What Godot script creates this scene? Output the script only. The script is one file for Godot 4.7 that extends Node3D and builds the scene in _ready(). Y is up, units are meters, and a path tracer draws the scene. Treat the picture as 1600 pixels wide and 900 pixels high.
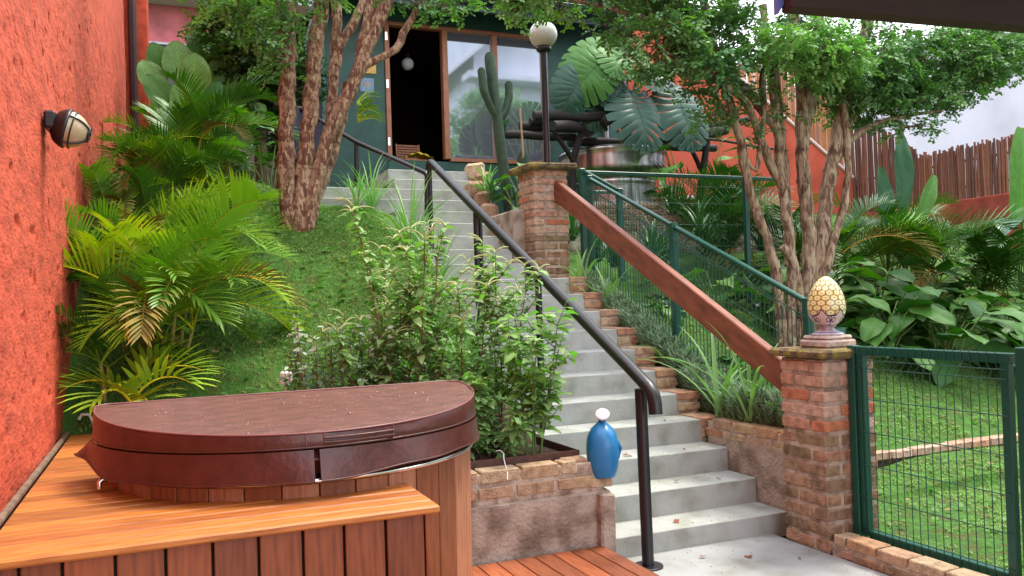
extends Node3D

var rng := RandomNumberGenerator.new()
var taken := {}
var tex := {}
var M := {}

# ---------------------------------------------------------------- mesh builder
class MB:
	var v := PackedVector3Array()
	var n := PackedVector3Array()
	var t := PackedVector2Array()
	var c := PackedColorArray()
	var ix := PackedInt32Array()
	var col := Color.WHITE
	func vert(p: Vector3, nn: Vector3, u := Vector2.ZERO) -> int:
		v.append(p); n.append(nn); t.append(u); c.append(col)
		return v.size() - 1
	func face(a: int, b: int, d: int) -> void:
		var g := (v[d] - v[a]).cross(v[b] - v[a])
		if g.dot(n[a] + n[b] + n[d]) < 0.0:
			ix.append(a); ix.append(d); ix.append(b)
		else:
			ix.append(a); ix.append(b); ix.append(d)
	func poly(p: Array, out: Vector3) -> void:
		var g: Vector3 = (p[2] - p[0]).cross(p[1] - p[0])
		if g.length() < 1e-12 and p.size() > 3:
			g = (p[3] - p[0]).cross(p[2] - p[0])
		if g.dot(out) < 0.0: g = -g
		g = g.normalized()
		var k: Array = []
		for q in p: k.append(vert(q, g))
		for j in range(1, p.size() - 1): face(k[0], k[j], k[j + 1])
	# chamfered box from eight free corners
	func hexa(p: Array, bev: float) -> void:
		var ctr := Vector3.ZERO
		for q in p: ctr += q / 8.0
		var F := [[0, 1, 3, 2], [4, 5, 7, 6], [0, 1, 5, 4], [2, 3, 7, 6], [0, 2, 6, 4], [1, 3, 7, 5]]
		var got := {}
		for fi in 6:
			var f: Array = F[fi]
			var fc: Vector3 = (p[f[0]] + p[f[1]] + p[f[2]] + p[f[3]]) / 4.0
			var pts: Array = []
			for k in 4:
				var a: Vector3 = p[f[k]]
				var d1: Vector3 = (p[f[(k + 1) % 4]] - a)
				var d2: Vector3 = (p[f[(k + 3) % 4]] - a)
				var q: Vector3 = a + d1.normalized() * minf(bev, d1.length() * 0.45) + d2.normalized() * minf(bev, d2.length() * 0.45)
				pts.append(q); got[[fi, f[k]]] = q
			poly(pts, fc - ctr)
		if bev <= 0.0: return
		for a in 8:
			for bit in [1, 2, 4]:
				var b: int = a | bit
				if b == a: continue
				var fs: Array = []
				for fi in 6:
					if F[fi].has(a) and F[fi].has(b): fs.append(fi)
				poly([got[[fs[0], a]], got[[fs[0], b]], got[[fs[1], b]], got[[fs[1], a]]], (p[a] + p[b]) / 2.0 - ctr)
			var cf: Array = []
			for fi in 6:
				if F[fi].has(a): cf.append(got[[fi, a]])
			poly(cf, p[a] - ctr)
	func box(ctr: Vector3, size: Vector3, bev := 0.0, b := Basis.IDENTITY, jit := 0.0, r: RandomNumberGenerator = null) -> void:
		var p: Array = []
		for k in 8:
			var s := Vector3(1.0 if k & 1 else -1.0, 1.0 if k & 2 else -1.0, 1.0 if k & 4 else -1.0)
			var q := s * size * 0.5
			if jit > 0.0: q += Vector3(r.randf_range(-jit, jit), r.randf_range(-jit, jit), r.randf_range(-jit, jit))
			p.append(ctr + b * q)
		hexa(p, bev)
	# box given by its two corners
	func span(a: Vector3, b: Vector3, bev := 0.0) -> void:
		box((a + b) * 0.5, (b - a).abs(), bev)
	func tube(path: Array, rad: Array, sides := 8, cap := true, lump := 0.0, r: RandomNumberGenerator = null) -> void:
		var up := Vector3.UP
		var prev: Array = []
		var vlen := 0.0
		for k in path.size():
			var p: Vector3 = path[k]
			var d: Vector3 = (path[mini(k + 1, path.size() - 1)] - path[maxi(k - 1, 0)]).normalized()
			if k == 0:
				up = Vector3.RIGHT if absf(d.x) < 0.7 else Vector3.FORWARD
			else:
				vlen += p.distance_to(path[k - 1])
			var e1 := (up - d * up.dot(d)).normalized()
			up = e1
			var e2 := d.cross(e1)
			var ring: Array = []
			for s in sides + 1:
				var a := TAU * s / sides
				var o := e1 * cos(a) + e2 * sin(a)
				var rr: float = rad[mini(k, rad.size() - 1)]
				if lump > 0.0: rr *= 1.0 + lump * sin(a * 2.0 + k * 0.9) * 0.5 + lump * sin(a * 3.0 - k * 1.3 + 1.0) * 0.5
				ring.append(vert(p + o * rr, o, Vector2(float(s) / sides, vlen)))
			if k > 0:
				for s in sides:
					face(prev[s], prev[s + 1], ring[s]); face(prev[s + 1], ring[s + 1], ring[s])
			prev = ring
			if cap and (k == 0 or k == path.size() - 1):
				var q: Array = []
				for s in sides: q.append(v[ring[s]])
				poly(q, -d if k == 0 else d)
	func lathe(prof: Array, seg: int, at := Vector3.ZERO, a0 := 0.0, a1 := TAU) -> void:
		var rows: Array = []
		for k in prof.size():
			var d: Vector2 = prof[mini(k + 1, prof.size() - 1)] - prof[maxi(k - 1, 0)]
			var nr := Vector2(d.y, -d.x).normalized()
			var row: Array = []
			for s in seg + 1:
				var a := lerpf(a0, a1, float(s) / seg)
				row.append(vert(at + Vector3(cos(a) * prof[k].x, prof[k].y, sin(a) * prof[k].x), Vector3(cos(a) * nr.x, nr.y, sin(a) * nr.x), Vector2(float(s) / seg, float(k) / (prof.size() - 1))))
			rows.append(row)
		for k in prof.size() - 1:
			for s in seg:
				face(rows[k][s], rows[k][s + 1], rows[k + 1][s]); face(rows[k][s + 1], rows[k + 1][s + 1], rows[k + 1][s])
	# smooth sheet from a table of points (rows of equal length)
	func sheet(P: Array, flip := false) -> void:
		var nu: int = P.size()
		var nv: int = P[0].size()
		var base := v.size()
		for a in nu:
			for b in nv:
				var du: Vector3 = P[mini(a + 1, nu - 1)][b] - P[maxi(a - 1, 0)][b]
				var dv: Vector3 = P[a][mini(b + 1, nv - 1)] - P[a][maxi(b - 1, 0)]
				var nn := du.cross(dv).normalized()
				if nn == Vector3.ZERO: nn = Vector3.UP
				vert(P[a][b], -nn if flip else nn, Vector2(float(a) / (nu - 1), float(b) / (nv - 1)))
		for a in nu - 1:
			for b in nv - 1:
				var k := base + a * nv + b
				if flip:
					for q in [k, k + nv, k + 1, k + 1, k + nv, k + nv + 1]: ix.append(q)
				else:
					for q in [k, k + 1, k + nv, k + 1, k + nv + 1, k + nv]: ix.append(q)
	func mesh() -> ArrayMesh:
		var A: Array = []
		A.resize(Mesh.ARRAY_MAX)
		A[Mesh.ARRAY_VERTEX] = v; A[Mesh.ARRAY_NORMAL] = n; A[Mesh.ARRAY_TEX_UV] = t; A[Mesh.ARRAY_COLOR] = c; A[Mesh.ARRAY_INDEX] = ix
		var m := ArrayMesh.new()
		m.add_surface_from_arrays(Mesh.PRIMITIVE_TRIANGLES, A)
		return m

# ---------------------------------------------------------------- node helpers
func numbered(called: String, parent: Node) -> String:
	var key := str(parent.get_instance_id()) + called
	var k: int = taken.get(key, 0)
	taken[key] = k + 1
	return called if k == 0 else "%s_%03d" % [called, k]

func tag(o: Node, label := "", category := "", group := "", kind := "") -> Node:
	if label: o.set_meta("label", label)
	if category: o.set_meta("category", category)
	if group: o.set_meta("group", group)
	if kind: o.set_meta("kind", kind)
	return o

func thing(called: String, label: String, category: String, at := Vector3.ZERO, group := "") -> Node3D:
	var o := Node3D.new()
	o.name = numbered(called, self)
	add_child(o, true)
	o.position = at
	tag(o, label, category, group)
	return o

func put(called: String, mesh: Mesh, mat: Material, parent: Node = self, tr := Transform3D.IDENTITY) -> MeshInstance3D:
	var o := MeshInstance3D.new()
	o.name = numbered(called, parent)
	o.mesh = mesh
	o.material_override = mat
	o.transform = tr
	parent.add_child(o, true)
	return o

func thing_part(called: String, parent: Node) -> Node3D:   # a part that only groups its own pieces
	var o := Node3D.new()
	o.name = numbered(called, parent)
	parent.add_child(o, true)
	return o

func struct(called: String, mesh: Mesh, mat: Material, label := "") -> MeshInstance3D:
	var o := put(called, mesh, mat)
	tag(o, label, "", "", "structure")
	return o

func multi(called: String, mesh: Mesh, mat: Material, list: Array, cols: Array, parent: Node = self) -> MultiMeshInstance3D:
	var mm := MultiMesh.new()
	mm.transform_format = MultiMesh.TRANSFORM_3D
	mm.use_colors = cols.size() > 0
	mm.mesh = mesh
	mm.instance_count = list.size()
	for k in list.size():
		mm.set_instance_transform(k, list[k])
		if cols.size(): mm.set_instance_color(k, cols[k])
	var o := MultiMeshInstance3D.new()
	o.name = numbered(called, parent)
	o.multimesh = mm
	o.material_override = mat
	parent.add_child(o, true)
	o.set_meta("kind", "stuff")
	return o

func rr(a: float, b: float) -> float: return rng.randf_range(a, b)

func aim(dir: Vector3, roll := 0.0, up := Vector3.UP) -> Basis:   # x along dir, y near up
	var x := dir.normalized()
	var z := x.cross(up)
	if z.length() < 0.01: z = Vector3.BACK
	z = z.normalized()
	var b := Basis(x, z.cross(x).normalized(), z)
	return b * Basis(Vector3.RIGHT, roll)

# ---------------------------------------------------------------- textures and materials
func noise(freq: float, type := FastNoiseLite.TYPE_SIMPLEX_SMOOTH, octaves := 4, sd := 1) -> FastNoiseLite:
	var f := FastNoiseLite.new()
	f.noise_type = type
	f.frequency = freq
	f.fractal_octaves = octaves
	f.seed = sd
	return f

func ntex(f: FastNoiseLite, stops: Array, size := 512) -> NoiseTexture2D:   # stops: [offset, grey or Color]
	var t := NoiseTexture2D.new()
	t.width = size; t.height = size
	t.seamless = true
	t.noise = f
	if stops.size():
		var g := Gradient.new()
		var o := PackedFloat32Array()
		var c := PackedColorArray()
		for s in stops:
			o.append(s[0])
			c.append(s[1] if s[1] is Color else Color(s[1], s[1], s[1]))
		g.offsets = o; g.colors = c
		t.color_ramp = g
	return t

func mat(color: Color, rough := 0.8, map := "", scale := Vector3.ONE, bump := "", bump_cm := 0.0, bscale_same := true) -> StandardMaterial3D:
	var m := StandardMaterial3D.new()
	m.albedo_color = color.linear_to_srgb()
	m.roughness = rough
	m.uv1_triplanar = true
	m.uv1_scale = scale
	if map: m.albedo_texture = tex[map]
	if bump:
		m.heightmap_enabled = true
		m.heightmap_texture = tex[bump]
		m.heightmap_scale = bump_cm
	return m

func world(m: StandardMaterial3D) -> StandardMaterial3D:
	m.uv1_world_triplanar = true
	return m

func leafmat(color: Color, back: Color, rough := 0.45, map := "", vc := true) -> StandardMaterial3D:
	var m := StandardMaterial3D.new()
	m.albedo_color = color.linear_to_srgb()
	m.roughness = rough
	m.vertex_color_use_as_albedo = vc
	if map: m.albedo_texture = tex[map]
	m.backlight_enabled = true
	m.backlight = back
	m.cull_mode = BaseMaterial3D.CULL_DISABLED
	m.metallic_specular = 0.36
	return m

func vein_image(kind: int) -> ImageTexture:   # u along the leaf, v across it
	var w := 256
	var im := Image.create(w, w, false, Image.FORMAT_RGB8)
	var f := noise(0.03, FastNoiseLite.TYPE_SIMPLEX_SMOOTH, 3, 5)
	for y in w:
		for x in w:
			var u := float(x) / w
			var s := absf(float(y) / w - 0.5) * 2.0
			var g := 0.86 + 0.10 * f.get_noise_2d(x, y)
			var side := fposmod((u - s * (0.28 if kind == 0 else 0.06)) * (11.0 if kind == 0 else 40.0), 1.0)
			var d := absf(side - 0.5) * 2.0
			g -= (0.10 if kind == 0 else 0.07) * smoothstep(0.75, 1.0, d)
			g += 0.05 * smoothstep(0.8, 0.3, d) * (1.0 - s)
			var mid := smoothstep(0.05, 0.015, s)
			var colr := Color(g, g, g).lerp(Color(1.0, 1.0, 0.8), mid * 0.7)
			colr.r *= lerpf(1.0, 1.12, smoothstep(0.8, 1.0, s))
			im.set_pixel(x, y, Color(minf(colr.r, 1), minf(colr.g, 1), minf(colr.b, 1)))
	im.generate_mipmaps()
	return ImageTexture.create_from_image(im)

func egg_image() -> ImageTexture:   # painted glaze: honeycomb over a blue and mauve cup
	var w := 1024
	var h := 512
	var im := Image.create(w, h, false, Image.FORMAT_RGB8)
	var nn := 13.0
	for y in h:
		var vv := float(y) / h                       # 0 bottom, 1 top
		for x in w:
			var u := float(x) / w
			var ry := vv * 10.5
			var best := 9.0
			var sec := 9.0
			var r0 := int(floor(ry))
			for r in range(r0 - 1, r0 + 3):
				var off := 0.5 if posmod(r, 2) == 1 else 0.0
				var cx := roundf(u * nn - off) + off
				for q in [-1.0, 0.0, 1.0]:
					var dx: float = (u * nn - (cx + q))
					var dy: float = (ry - r) * 0.87
					var d := sqrt(dx * dx + dy * dy)
					if d < best:
						sec = best; best = d
					elif d < sec: sec = d
			var colr := Color(0.92, 0.82, 0.48)
			if best < 0.34: colr = Color(0.96, 0.92, 0.70)
			if best < 0.08: colr = Color(0.50, 0.36, 0.10)
			if sec - best < 0.10: colr = Color(0.30, 0.26, 0.14)
			var sc := 0.34 - 0.12 * absf(sin(u * PI * 6.0)) + 0.012 * sin(u * 80.0)
			if vv < sc:
				colr = Color(0.87, 0.77, 0.78)
				if absf(fposmod(u * 6.0, 1.0) - 0.5) < 0.05 + 0.03 * sin(vv * 60.0): colr = Color(0.36, 0.24, 0.42)
				var sw := Vector2(absf(fposmod(u * 6.0, 1.0) - 0.5) - 0.17, (vv - 0.15) * 2.4)
				if absf(sw.length() - 0.10) < 0.022: colr = Color(0.30, 0.20, 0.48)
			if absf(vv - sc) < 0.015: colr = Color(0.20, 0.13, 0.42)
			im.set_pixel(x, h - 1 - y, colr)
	return ImageTexture.create_from_image(im)

func make_materials() -> void:
	tex.mott = ntex(noise(0.012, 3, 5, 3), [[0.0, 0.62], [0.5, 0.86], [1.0, 1.0]])
	tex.fine = ntex(noise(0.12, 3, 4, 4), [[0.0, 0.70], [0.5, 0.90], [1.0, 1.0]])
	tex.bumpf = ntex(noise(0.09, 3, 5, 5), [])
	tex.pits = ntex(noise(0.045, FastNoiseLite.TYPE_CELLULAR, 3, 6), [[0.0, 0.2], [0.5, 0.8], [1.0, 1.0]])
	tex.wood = ntex(noise(0.02, 3, 5, 7), [[0.0, Color(0.74, 0.66, 0.60)], [0.42, Color(0.88, 0.84, 0.80)], [0.6, Color(0.95, 0.93, 0.9)], [1.0, Color(1, 1, 1)]])
	tex.conc = ntex(noise(0.008, 3, 6, 8), [[0.0, Color(0.76, 0.75, 0.70)], [0.30, Color(0.88, 0.88, 0.85)], [0.48, Color(0.94, 0.94, 0.93)], [0.62, Color(0.97, 0.97, 0.97)], [1.0, Color(1, 1, 1)]], 1024)
	tex.wall = ntex(noise(0.006, 3, 6, 9), [[0.0, Color(0.80, 0.74, 0.72)], [0.35, Color(0.93, 0.90, 0.88)], [0.6, Color(1, 1, 1)], [1.0, Color(1, 1, 1)]], 1024)
	tex.damp = ntex(noise(0.01, 3, 6, 10), [[0.0, Color(0.58, 0.52, 0.47)], [0.35, Color(0.78, 0.73, 0.68)], [0.55, Color(0.92, 0.88, 0.84)], [1.0, Color(1, 0.98, 0.96)]], 512)
	tex.moss = ntex(noise(0.015, 3, 5, 11), [[0.0, Color(0.22, 0.18, 0.15)], [0.35, Color(0.42, 0.36, 0.30)], [0.52, Color(0.55, 0.50, 0.40)], [0.62, Color(0.55, 0.52, 0.22)], [1.0, Color(0.72, 0.68, 0.3)]])
	tex.bark = ntex(noise(0.022, FastNoiseLite.TYPE_CELLULAR, 3, 12), [[0.0, Color(0.90, 0.80, 0.68)], [0.38, Color(0.80, 0.68, 0.55)], [0.47, Color(0.52, 0.34, 0.26)], [1.0, Color(0.38, 0.23, 0.17)]])
	tex.bark.noise.cellular_return_type = FastNoiseLite.RETURN_CELL_VALUE
	tex.bark2 = ntex(noise(0.022, FastNoiseLite.TYPE_CELLULAR, 3, 22), [[0.0, Color(0.90, 0.82, 0.72)], [0.45, Color(0.78, 0.69, 0.58)], [0.58, Color(0.62, 0.50, 0.41)], [0.66, Color(0.46, 0.33, 0.26)], [1.0, Color(0.36, 0.25, 0.19)]])
	tex.bark2.noise.cellular_return_type = FastNoiseLite.RETURN_CELL_VALUE
	tex.soil = ntex(noise(0.05, 3, 5, 13), [[0.0, Color(0.10, 0.07, 0.05)], [0.5, Color(0.25, 0.18, 0.12)], [1.0, Color(0.42, 0.33, 0.22)]])
	tex.lawn = ntex(noise(0.02, 3, 5, 14), [[0.0, Color(0.34, 0.27, 0.16)], [0.3, Color(0.28, 0.34, 0.13)], [0.5, Color(0.22, 0.38, 0.12)], [1.0, Color(0.32, 0.50, 0.18)]])
	tex.leath = ntex(noise(0.03, FastNoiseLite.TYPE_CELLULAR, 2, 15), [])
	tex.plain = ntex(noise(0.006, 3, 6, 18), [[0.0, 0.90], [0.5, 0.97], [1.0, 1.0]])
	tex.streak = ntex(noise(0.02, 3, 4, 16), [[0.0, 0.35], [0.5, 0.75], [1.0, 1.0]])
	tex.vein = vein_image(0)
	tex.veinb = vein_image(1)
	tex.egg = egg_image()
	M.conc = world(mat(Color(0.39, 0.405, 0.375), 0.75, "conc", Vector3(0.55, 0.55, 0.55), "bumpf", 0.25))
	M.floor = world(mat(Color(0.37, 0.385, 0.38), 0.5, "conc", Vector3(0.45, 0.45, 0.45), "bumpf", 0.1))
	M.plaster = world(mat(Color(0.44, 0.385, 0.34), 0.9, "damp", Vector3(0.9, 0.9, 0.9), "bumpf", 0.8))
	M.mortar = world(mat(Color(0.54, 0.475, 0.42), 0.95, "damp", Vector3(1.6, 1.6, 1.6), "bumpf", 0.8))
	M.red = world(mat(Color(0.52, 0.072, 0.025), 0.88, "wall", Vector3(0.35, 1.1, 0.35), "bumpf", 0.5))
	M.red.uv1_scale = Vector3(1.2, 1.2, 0.45)
	M.redflat = world(mat(Color(0.46, 0.075, 0.035), 0.8, "wall", Vector3(0.2, 0.2, 0.2), "bumpf", 0.3))
	M.pink = world(mat(Color(0.78, 0.20, 0.22), 0.8, "mott", Vector3(0.3, 0.3, 0.3)))
	M.white = world(mat(Color(0.58, 0.59, 0.66), 0.8, "plain", Vector3(0.3, 0.3, 0.3)))
	M.green = world(mat(Color(0.012, 0.066, 0.050), 0.55, "conc", Vector3(0.6, 0.6, 0.6), "bumpf", 0.2))
	M.greenlight = world(mat(Color(0.06, 0.17, 0.14), 0.55, "conc", Vector3(0.6, 0.6, 0.6)))
	M.navy = mat(Color(0.018, 0.024, 0.045), 0.35)
	M.black = mat(Color(0.012, 0.012, 0.015), 0.38, "fine", Vector3.ONE * 4.0)
	M.gatepaint = mat(Color(0.008, 0.105, 0.072), 0.32, "fine", Vector3.ONE * 3.0)
	M.steel = mat(Color(0.88, 0.87, 0.86), 0.30, "streak", Vector3(1.0, 0.15, 1.0))
	M.steel.metallic = 1.0
	M.chrome = mat(Color(0.75, 0.74, 0.72), 0.15)
	M.chrome.metallic = 1.0
	M.rust = mat(Color(0.12, 0.045, 0.03), 0.7, "mott", Vector3.ONE * 3.0, "bumpf", 0.2)
	M.frame = mat(Color(0.36, 0.15, 0.075), 0.5, "wood", Vector3(9, 0.7, 9))
	M.darkwood = mat(Color(0.014, 0.010, 0.008), 0.8, "wood", Vector3(0.8, 9, 9), "bumpf", 0.3)
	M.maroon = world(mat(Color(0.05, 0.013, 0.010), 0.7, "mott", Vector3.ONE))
	M.soil = world(mat(Color(0.75, 0.7, 0.65), 1.0, "soil", Vector3(1.2, 1.2, 1.2), "bumpf", 2.0))
	M.ground = world(mat(Color(0.95, 1.0, 0.80), 1.0, "lawn", Vector3(0.7, 0.7, 0.7), "bumpf", 2.0))
	M.cap = world(mat(Color(0.80, 0.72, 0.62), 0.95, "moss", Vector3(1.7, 1.7, 1.7), "bumpf", 1.0))
	M.stone = world(mat(Color(0.42, 0.27, 0.19), 0.95, "damp", Vector3(1.3, 1.3, 1.3), "bumpf", 1.0))
	M.bark = mat(Color(0.60, 0.57, 0.54), 0.9, "bark", Vector3(4.2, 1.5, 4.2), "bark", -0.5)
	M.bark2 = mat(Color(0.58, 0.56, 0.53), 0.9, "bark2", Vector3(4.0, 0.8, 4.0), "bark", -0.6)
	M.twig = mat(Color(0.13, 0.075, 0.05), 0.9)
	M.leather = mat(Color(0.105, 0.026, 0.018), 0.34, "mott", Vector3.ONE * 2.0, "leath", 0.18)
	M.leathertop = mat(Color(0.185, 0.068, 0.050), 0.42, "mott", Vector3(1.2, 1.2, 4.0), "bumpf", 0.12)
	M.stripe = mat(Color(0.20, 0.075, 0.07), 0.4)
	M.bulb = mat(Color(0.72, 0.66, 0.54), 0.4)
	M.whiteplastic = mat(Color(0.85, 0.85, 0.86), 0.4)
	M.blue = mat(Color(0.02, 0.24, 0.56), 0.32, "fine", Vector3.ONE * 5.0)
	M.tile = world(mat(Color(0.36, 0.20, 0.15), 0.8, "moss", Vector3.ONE * 1.5))
	M.tile.albedo_texture = tex.mott
	# woods: several boards differ in tone and in which stretch of the grain they show
	for k in 6:
		var tone: float = [1.0, 0.80, 1.15, 0.70, 0.90, 1.08][k]
		var w := mat(Color(0.52 * tone, 0.185 * tone * (0.92 + 0.03 * k), 0.040 * tone), 0.42, "wood", Vector3(0.5, 6.0, 6.0), "bumpf", 0.03)
		w.uv1_offset = Vector3(0.37 * k, 0.61 * k, 0.23 * k)
		M["board%d" % k] = w
		var s := mat(Color(0.30 * tone, 0.085 * tone, 0.025 * tone), 0.5, "wood", Vector3(0.5, 6.0, 6.0), "bumpf", 0.03)
		s.uv1_offset = Vector3(0.31 * k, 0.17 * k, 0.53 * k)
		M["stave%d" % k] = s
		var d := mat(Color(0.40 * tone, 0.115 * tone, 0.042 * tone), 0.55, "wood", Vector3(0.5, 6.0, 6.0), "bumpf", 0.03)
		d.uv1_offset = Vector3(0.11 * k, 0.47 * k, 0.33 * k)
		M["deck%d" % k] = d
		var bc: Color = [Color(0.72, 0.38, 0.25), Color(0.76, 0.50, 0.37), Color(0.70, 0.26, 0.13), Color(0.78, 0.56, 0.43), Color(0.70, 0.42, 0.28), Color(0.74, 0.48, 0.34)][k]
		M["brick%d" % k] = world(mat(bc, 0.95, "mott", Vector3(2.2, 2.2, 2.2), "bumpf", 0.9))
		var oc: Color = [Color(0.38, 0.27, 0.18), Color(0.45, 0.30, 0.20), Color(0.32, 0.22, 0.15), Color(0.50, 0.31, 0.21), Color(0.36, 0.27, 0.17), Color(0.27, 0.22, 0.13)][k]
		M["oldbrick%d" % k] = world(mat(oc, 0.95, "damp", Vector3(2.2, 2.2, 2.2), "bumpf", 0.9))
		var yc: Color = [Color(0.66, 0.45, 0.26), Color(0.63, 0.37, 0.20), Color(0.62, 0.32, 0.185), Color(0.66, 0.42, 0.26), Color(0.57, 0.37, 0.23), Color(0.68, 0.50, 0.31)][k]
		M["edgebrick%d" % k] = world(mat(yc, 0.95, "mott", Vector3(2.2, 2.2, 2.2), "bumpf", 0.9))
	for k in 4:
		var cb: Color = [Color(0.20, 0.070, 0.035), Color(0.145, 0.048, 0.026), Color(0.25, 0.095, 0.045), Color(0.11, 0.04, 0.026)][k]
		M["cane%d" % k] = mat(cb, 0.6, "wood", Vector3(4, 0.8, 4))
		var co: Color = [Color(0.52, 0.24, 0.09), Color(0.44, 0.18, 0.07), Color(0.58, 0.29, 0.12), Color(0.38, 0.15, 0.07)][k]
		M["orangecane%d" % k] = mat(co, 0.6, "wood", Vector3(4, 0.8, 4))
	M.beam = mat(Color(0.30, 0.082, 0.036), 0.55, "mott", Vector3(0.6, 2.5, 2.5), "bumpf", 0.08)
	M.porch = mat(Color(0.032, 0.013, 0.009), 0.7, "wood", Vector3(0.4, 5.0, 5.0))
	# plants
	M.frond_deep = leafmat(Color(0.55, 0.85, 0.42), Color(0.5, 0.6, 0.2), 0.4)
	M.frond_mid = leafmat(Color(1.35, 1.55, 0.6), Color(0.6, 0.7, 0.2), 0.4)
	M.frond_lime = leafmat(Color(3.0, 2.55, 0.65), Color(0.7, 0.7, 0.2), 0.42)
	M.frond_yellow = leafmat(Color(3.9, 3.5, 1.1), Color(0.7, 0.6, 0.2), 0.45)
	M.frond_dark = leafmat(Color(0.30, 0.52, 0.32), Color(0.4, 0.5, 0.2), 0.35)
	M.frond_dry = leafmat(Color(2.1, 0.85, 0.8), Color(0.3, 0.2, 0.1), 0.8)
	M.broad = leafmat(Color(0.095, 0.255, 0.042), Color(0.5, 0.7, 0.2), 0.46, "vein", false)
	M.broad2 = leafmat(Color(0.058, 0.17, 0.040), Color(0.45, 0.65, 0.25), 0.46, "vein", false)
	M.broad3 = leafmat(Color(0.17, 0.36, 0.07), Color(0.6, 0.8, 0.2), 0.4, "vein", false)
	M.broaddark = leafmat(Color(0.030, 0.085, 0.040), Color(0.3, 0.4, 0.2), 0.3, "vein", false)
	M.monst = leafmat(Color(0.030, 0.078, 0.052), Color(0.3, 0.4, 0.2), 0.42)
	M.monstlime = leafmat(Color(0.055, 0.16, 0.025), Color(0.4, 0.6, 0.2), 0.5)
	M.banana = leafmat(Color(0.13, 0.31, 0.06), Color(0.6, 0.8, 0.3), 0.4, "veinb", false)
	M.banana2 = leafmat(Color(0.055, 0.16, 0.075), Color(0.4, 0.6, 0.3), 0.35, "veinb", false)
	M.herb = leafmat(Color(0.36, 0.60, 0.20), Color(0.7, 0.9, 0.4), 0.5, "vein", false)
	M.herb2 = leafmat(Color(0.29, 0.52, 0.19), Color(0.7, 0.9, 0.4), 0.5, "vein", false)
	M.herb3 = leafmat(Color(0.45, 0.66, 0.27), Color(0.7, 0.9, 0.4), 0.5, "vein", false)
	M.salad = leafmat(Color(0.34, 0.60, 0.16), Color(0.6, 0.9, 0.2), 0.45, "vein", false)
	M.flower = leafmat(Color(0.46, 0.52, 0.24), Color(0.5, 0.5, 0.2), 0.7, "", false)
	M.blade = leafmat(Color(0.26, 0.45, 0.20), Color(0.6, 0.8, 0.3), 0.5)
	M.blade2 = leafmat(Color(0.055, 0.13, 0.055), Color(0.4, 0.6, 0.2), 0.4)
	M.grass = leafmat(Color(1, 1, 1), Color(0.5, 0.6, 0.2), 0.6)
	M.crown = leafmat(Color(1.12, 1.12, 1.05), Color(0.7, 0.9, 0.3), 0.42)
	M.lav = leafmat(Color(1, 1, 1), Color(0.4, 0.5, 0.3), 0.7)
	M.redstem = mat(Color(0.20, 0.07, 0.045), 0.7)
	M.greenstem = mat(Color(0.14, 0.22, 0.06), 0.6)
	M.canestem = mat(Color(0.30, 0.25, 0.06), 0.5)
	M.cactus = mat(Color(0.045, 0.10, 0.05), 0.6, "mott", Vector3.ONE * 2.0)

# ---------------------------------------------------------------- terrain
const EYE := Vector3(0, 1.6, 0)

func nosing(z: float) -> float: return 0.13 + 0.541 * (-4.56 - z)

func ground(x: float, z: float) -> float:
	var u := -z
	if u < 4.715:
		return -0.05 if x < 4.0 else 0.04
	var a := clampf(0.10 + 0.541 * (u - 4.56) + 0.33 * (1.0 - smoothstep(1.9, 2.45, x)), 0.585, 2.64)
	var b := 0.52
	if u > 6.02: b = minf(0.86 + 0.66 * (u - 6.0), 3.0)
	var left := lerpf(b, a, smoothstep(0.7, 1.9, x))
	var stair := minf(nosing(z) - 0.36, 2.7)
	var right := 0.27 + 0.42 * (u - 5.25)
	if u < 5.22: right = 0.05 + smoothstep(4.3, 5.2, u) * lerpf(0.05, 0.165, smoothstep(4.7, 6.0, x))
	if u > 9.5: right = 2.055 + 0.28 * (u - 9.5)
	right = minf(right, 3.6)
	if x < 2.47: return left
	if x < 2.5: return lerpf(left, stair, (x - 2.47) / 0.03)
	if x < 3.9: return stair
	if x < 4.34:
		var s0 := maxf(nosing(z) - 0.17, 0.60)
		if u > 8.0: s0 = minf(s0, 2.55 + 0.1 * (u - 8.0))
		return lerpf(minf(s0, 3.3), right + 0.06, smoothstep(3.92, 4.34, x) * (1.0 if u > 5.3 else 0.3))
	return right

func steps_list(parts: Array) -> Array:   # [from, to, step] ...
	var r: Array = []
	for p in parts:
		var k := maxi(int(round(absf(p[1] - p[0]) / p[2])), 1)
		for j in k: r.append(p[0] + (p[1] - p[0]) * j / k)
	r.append(parts[-1][1])
	return r

# ---------------------------------------------------------------- masonry
var brick_cache := {}
func brick_mesh(size: Vector3, k: int) -> ArrayMesh:
	var key := "%.3f %.3f %.3f %d" % [size.x, size.y, size.z, k]
	if not brick_cache.has(key):
		var b := MB.new()
		b.box(Vector3.ZERO, size, 0.006, Basis.IDENTITY, 0.004, rng)
		brick_cache[key] = b.mesh()
	return brick_cache[key]

func brick(parent: Node, at: Vector3, size: Vector3, kind := "brick", turn := 0.0) -> void:
	put("brick", brick_mesh(size, rng.randi() % 3), M["%s%d" % [kind, rng.randi() % 6]], parent, Transform3D(Basis(Vector3.UP, turn + rr(-0.008, 0.008)), at))

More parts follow.
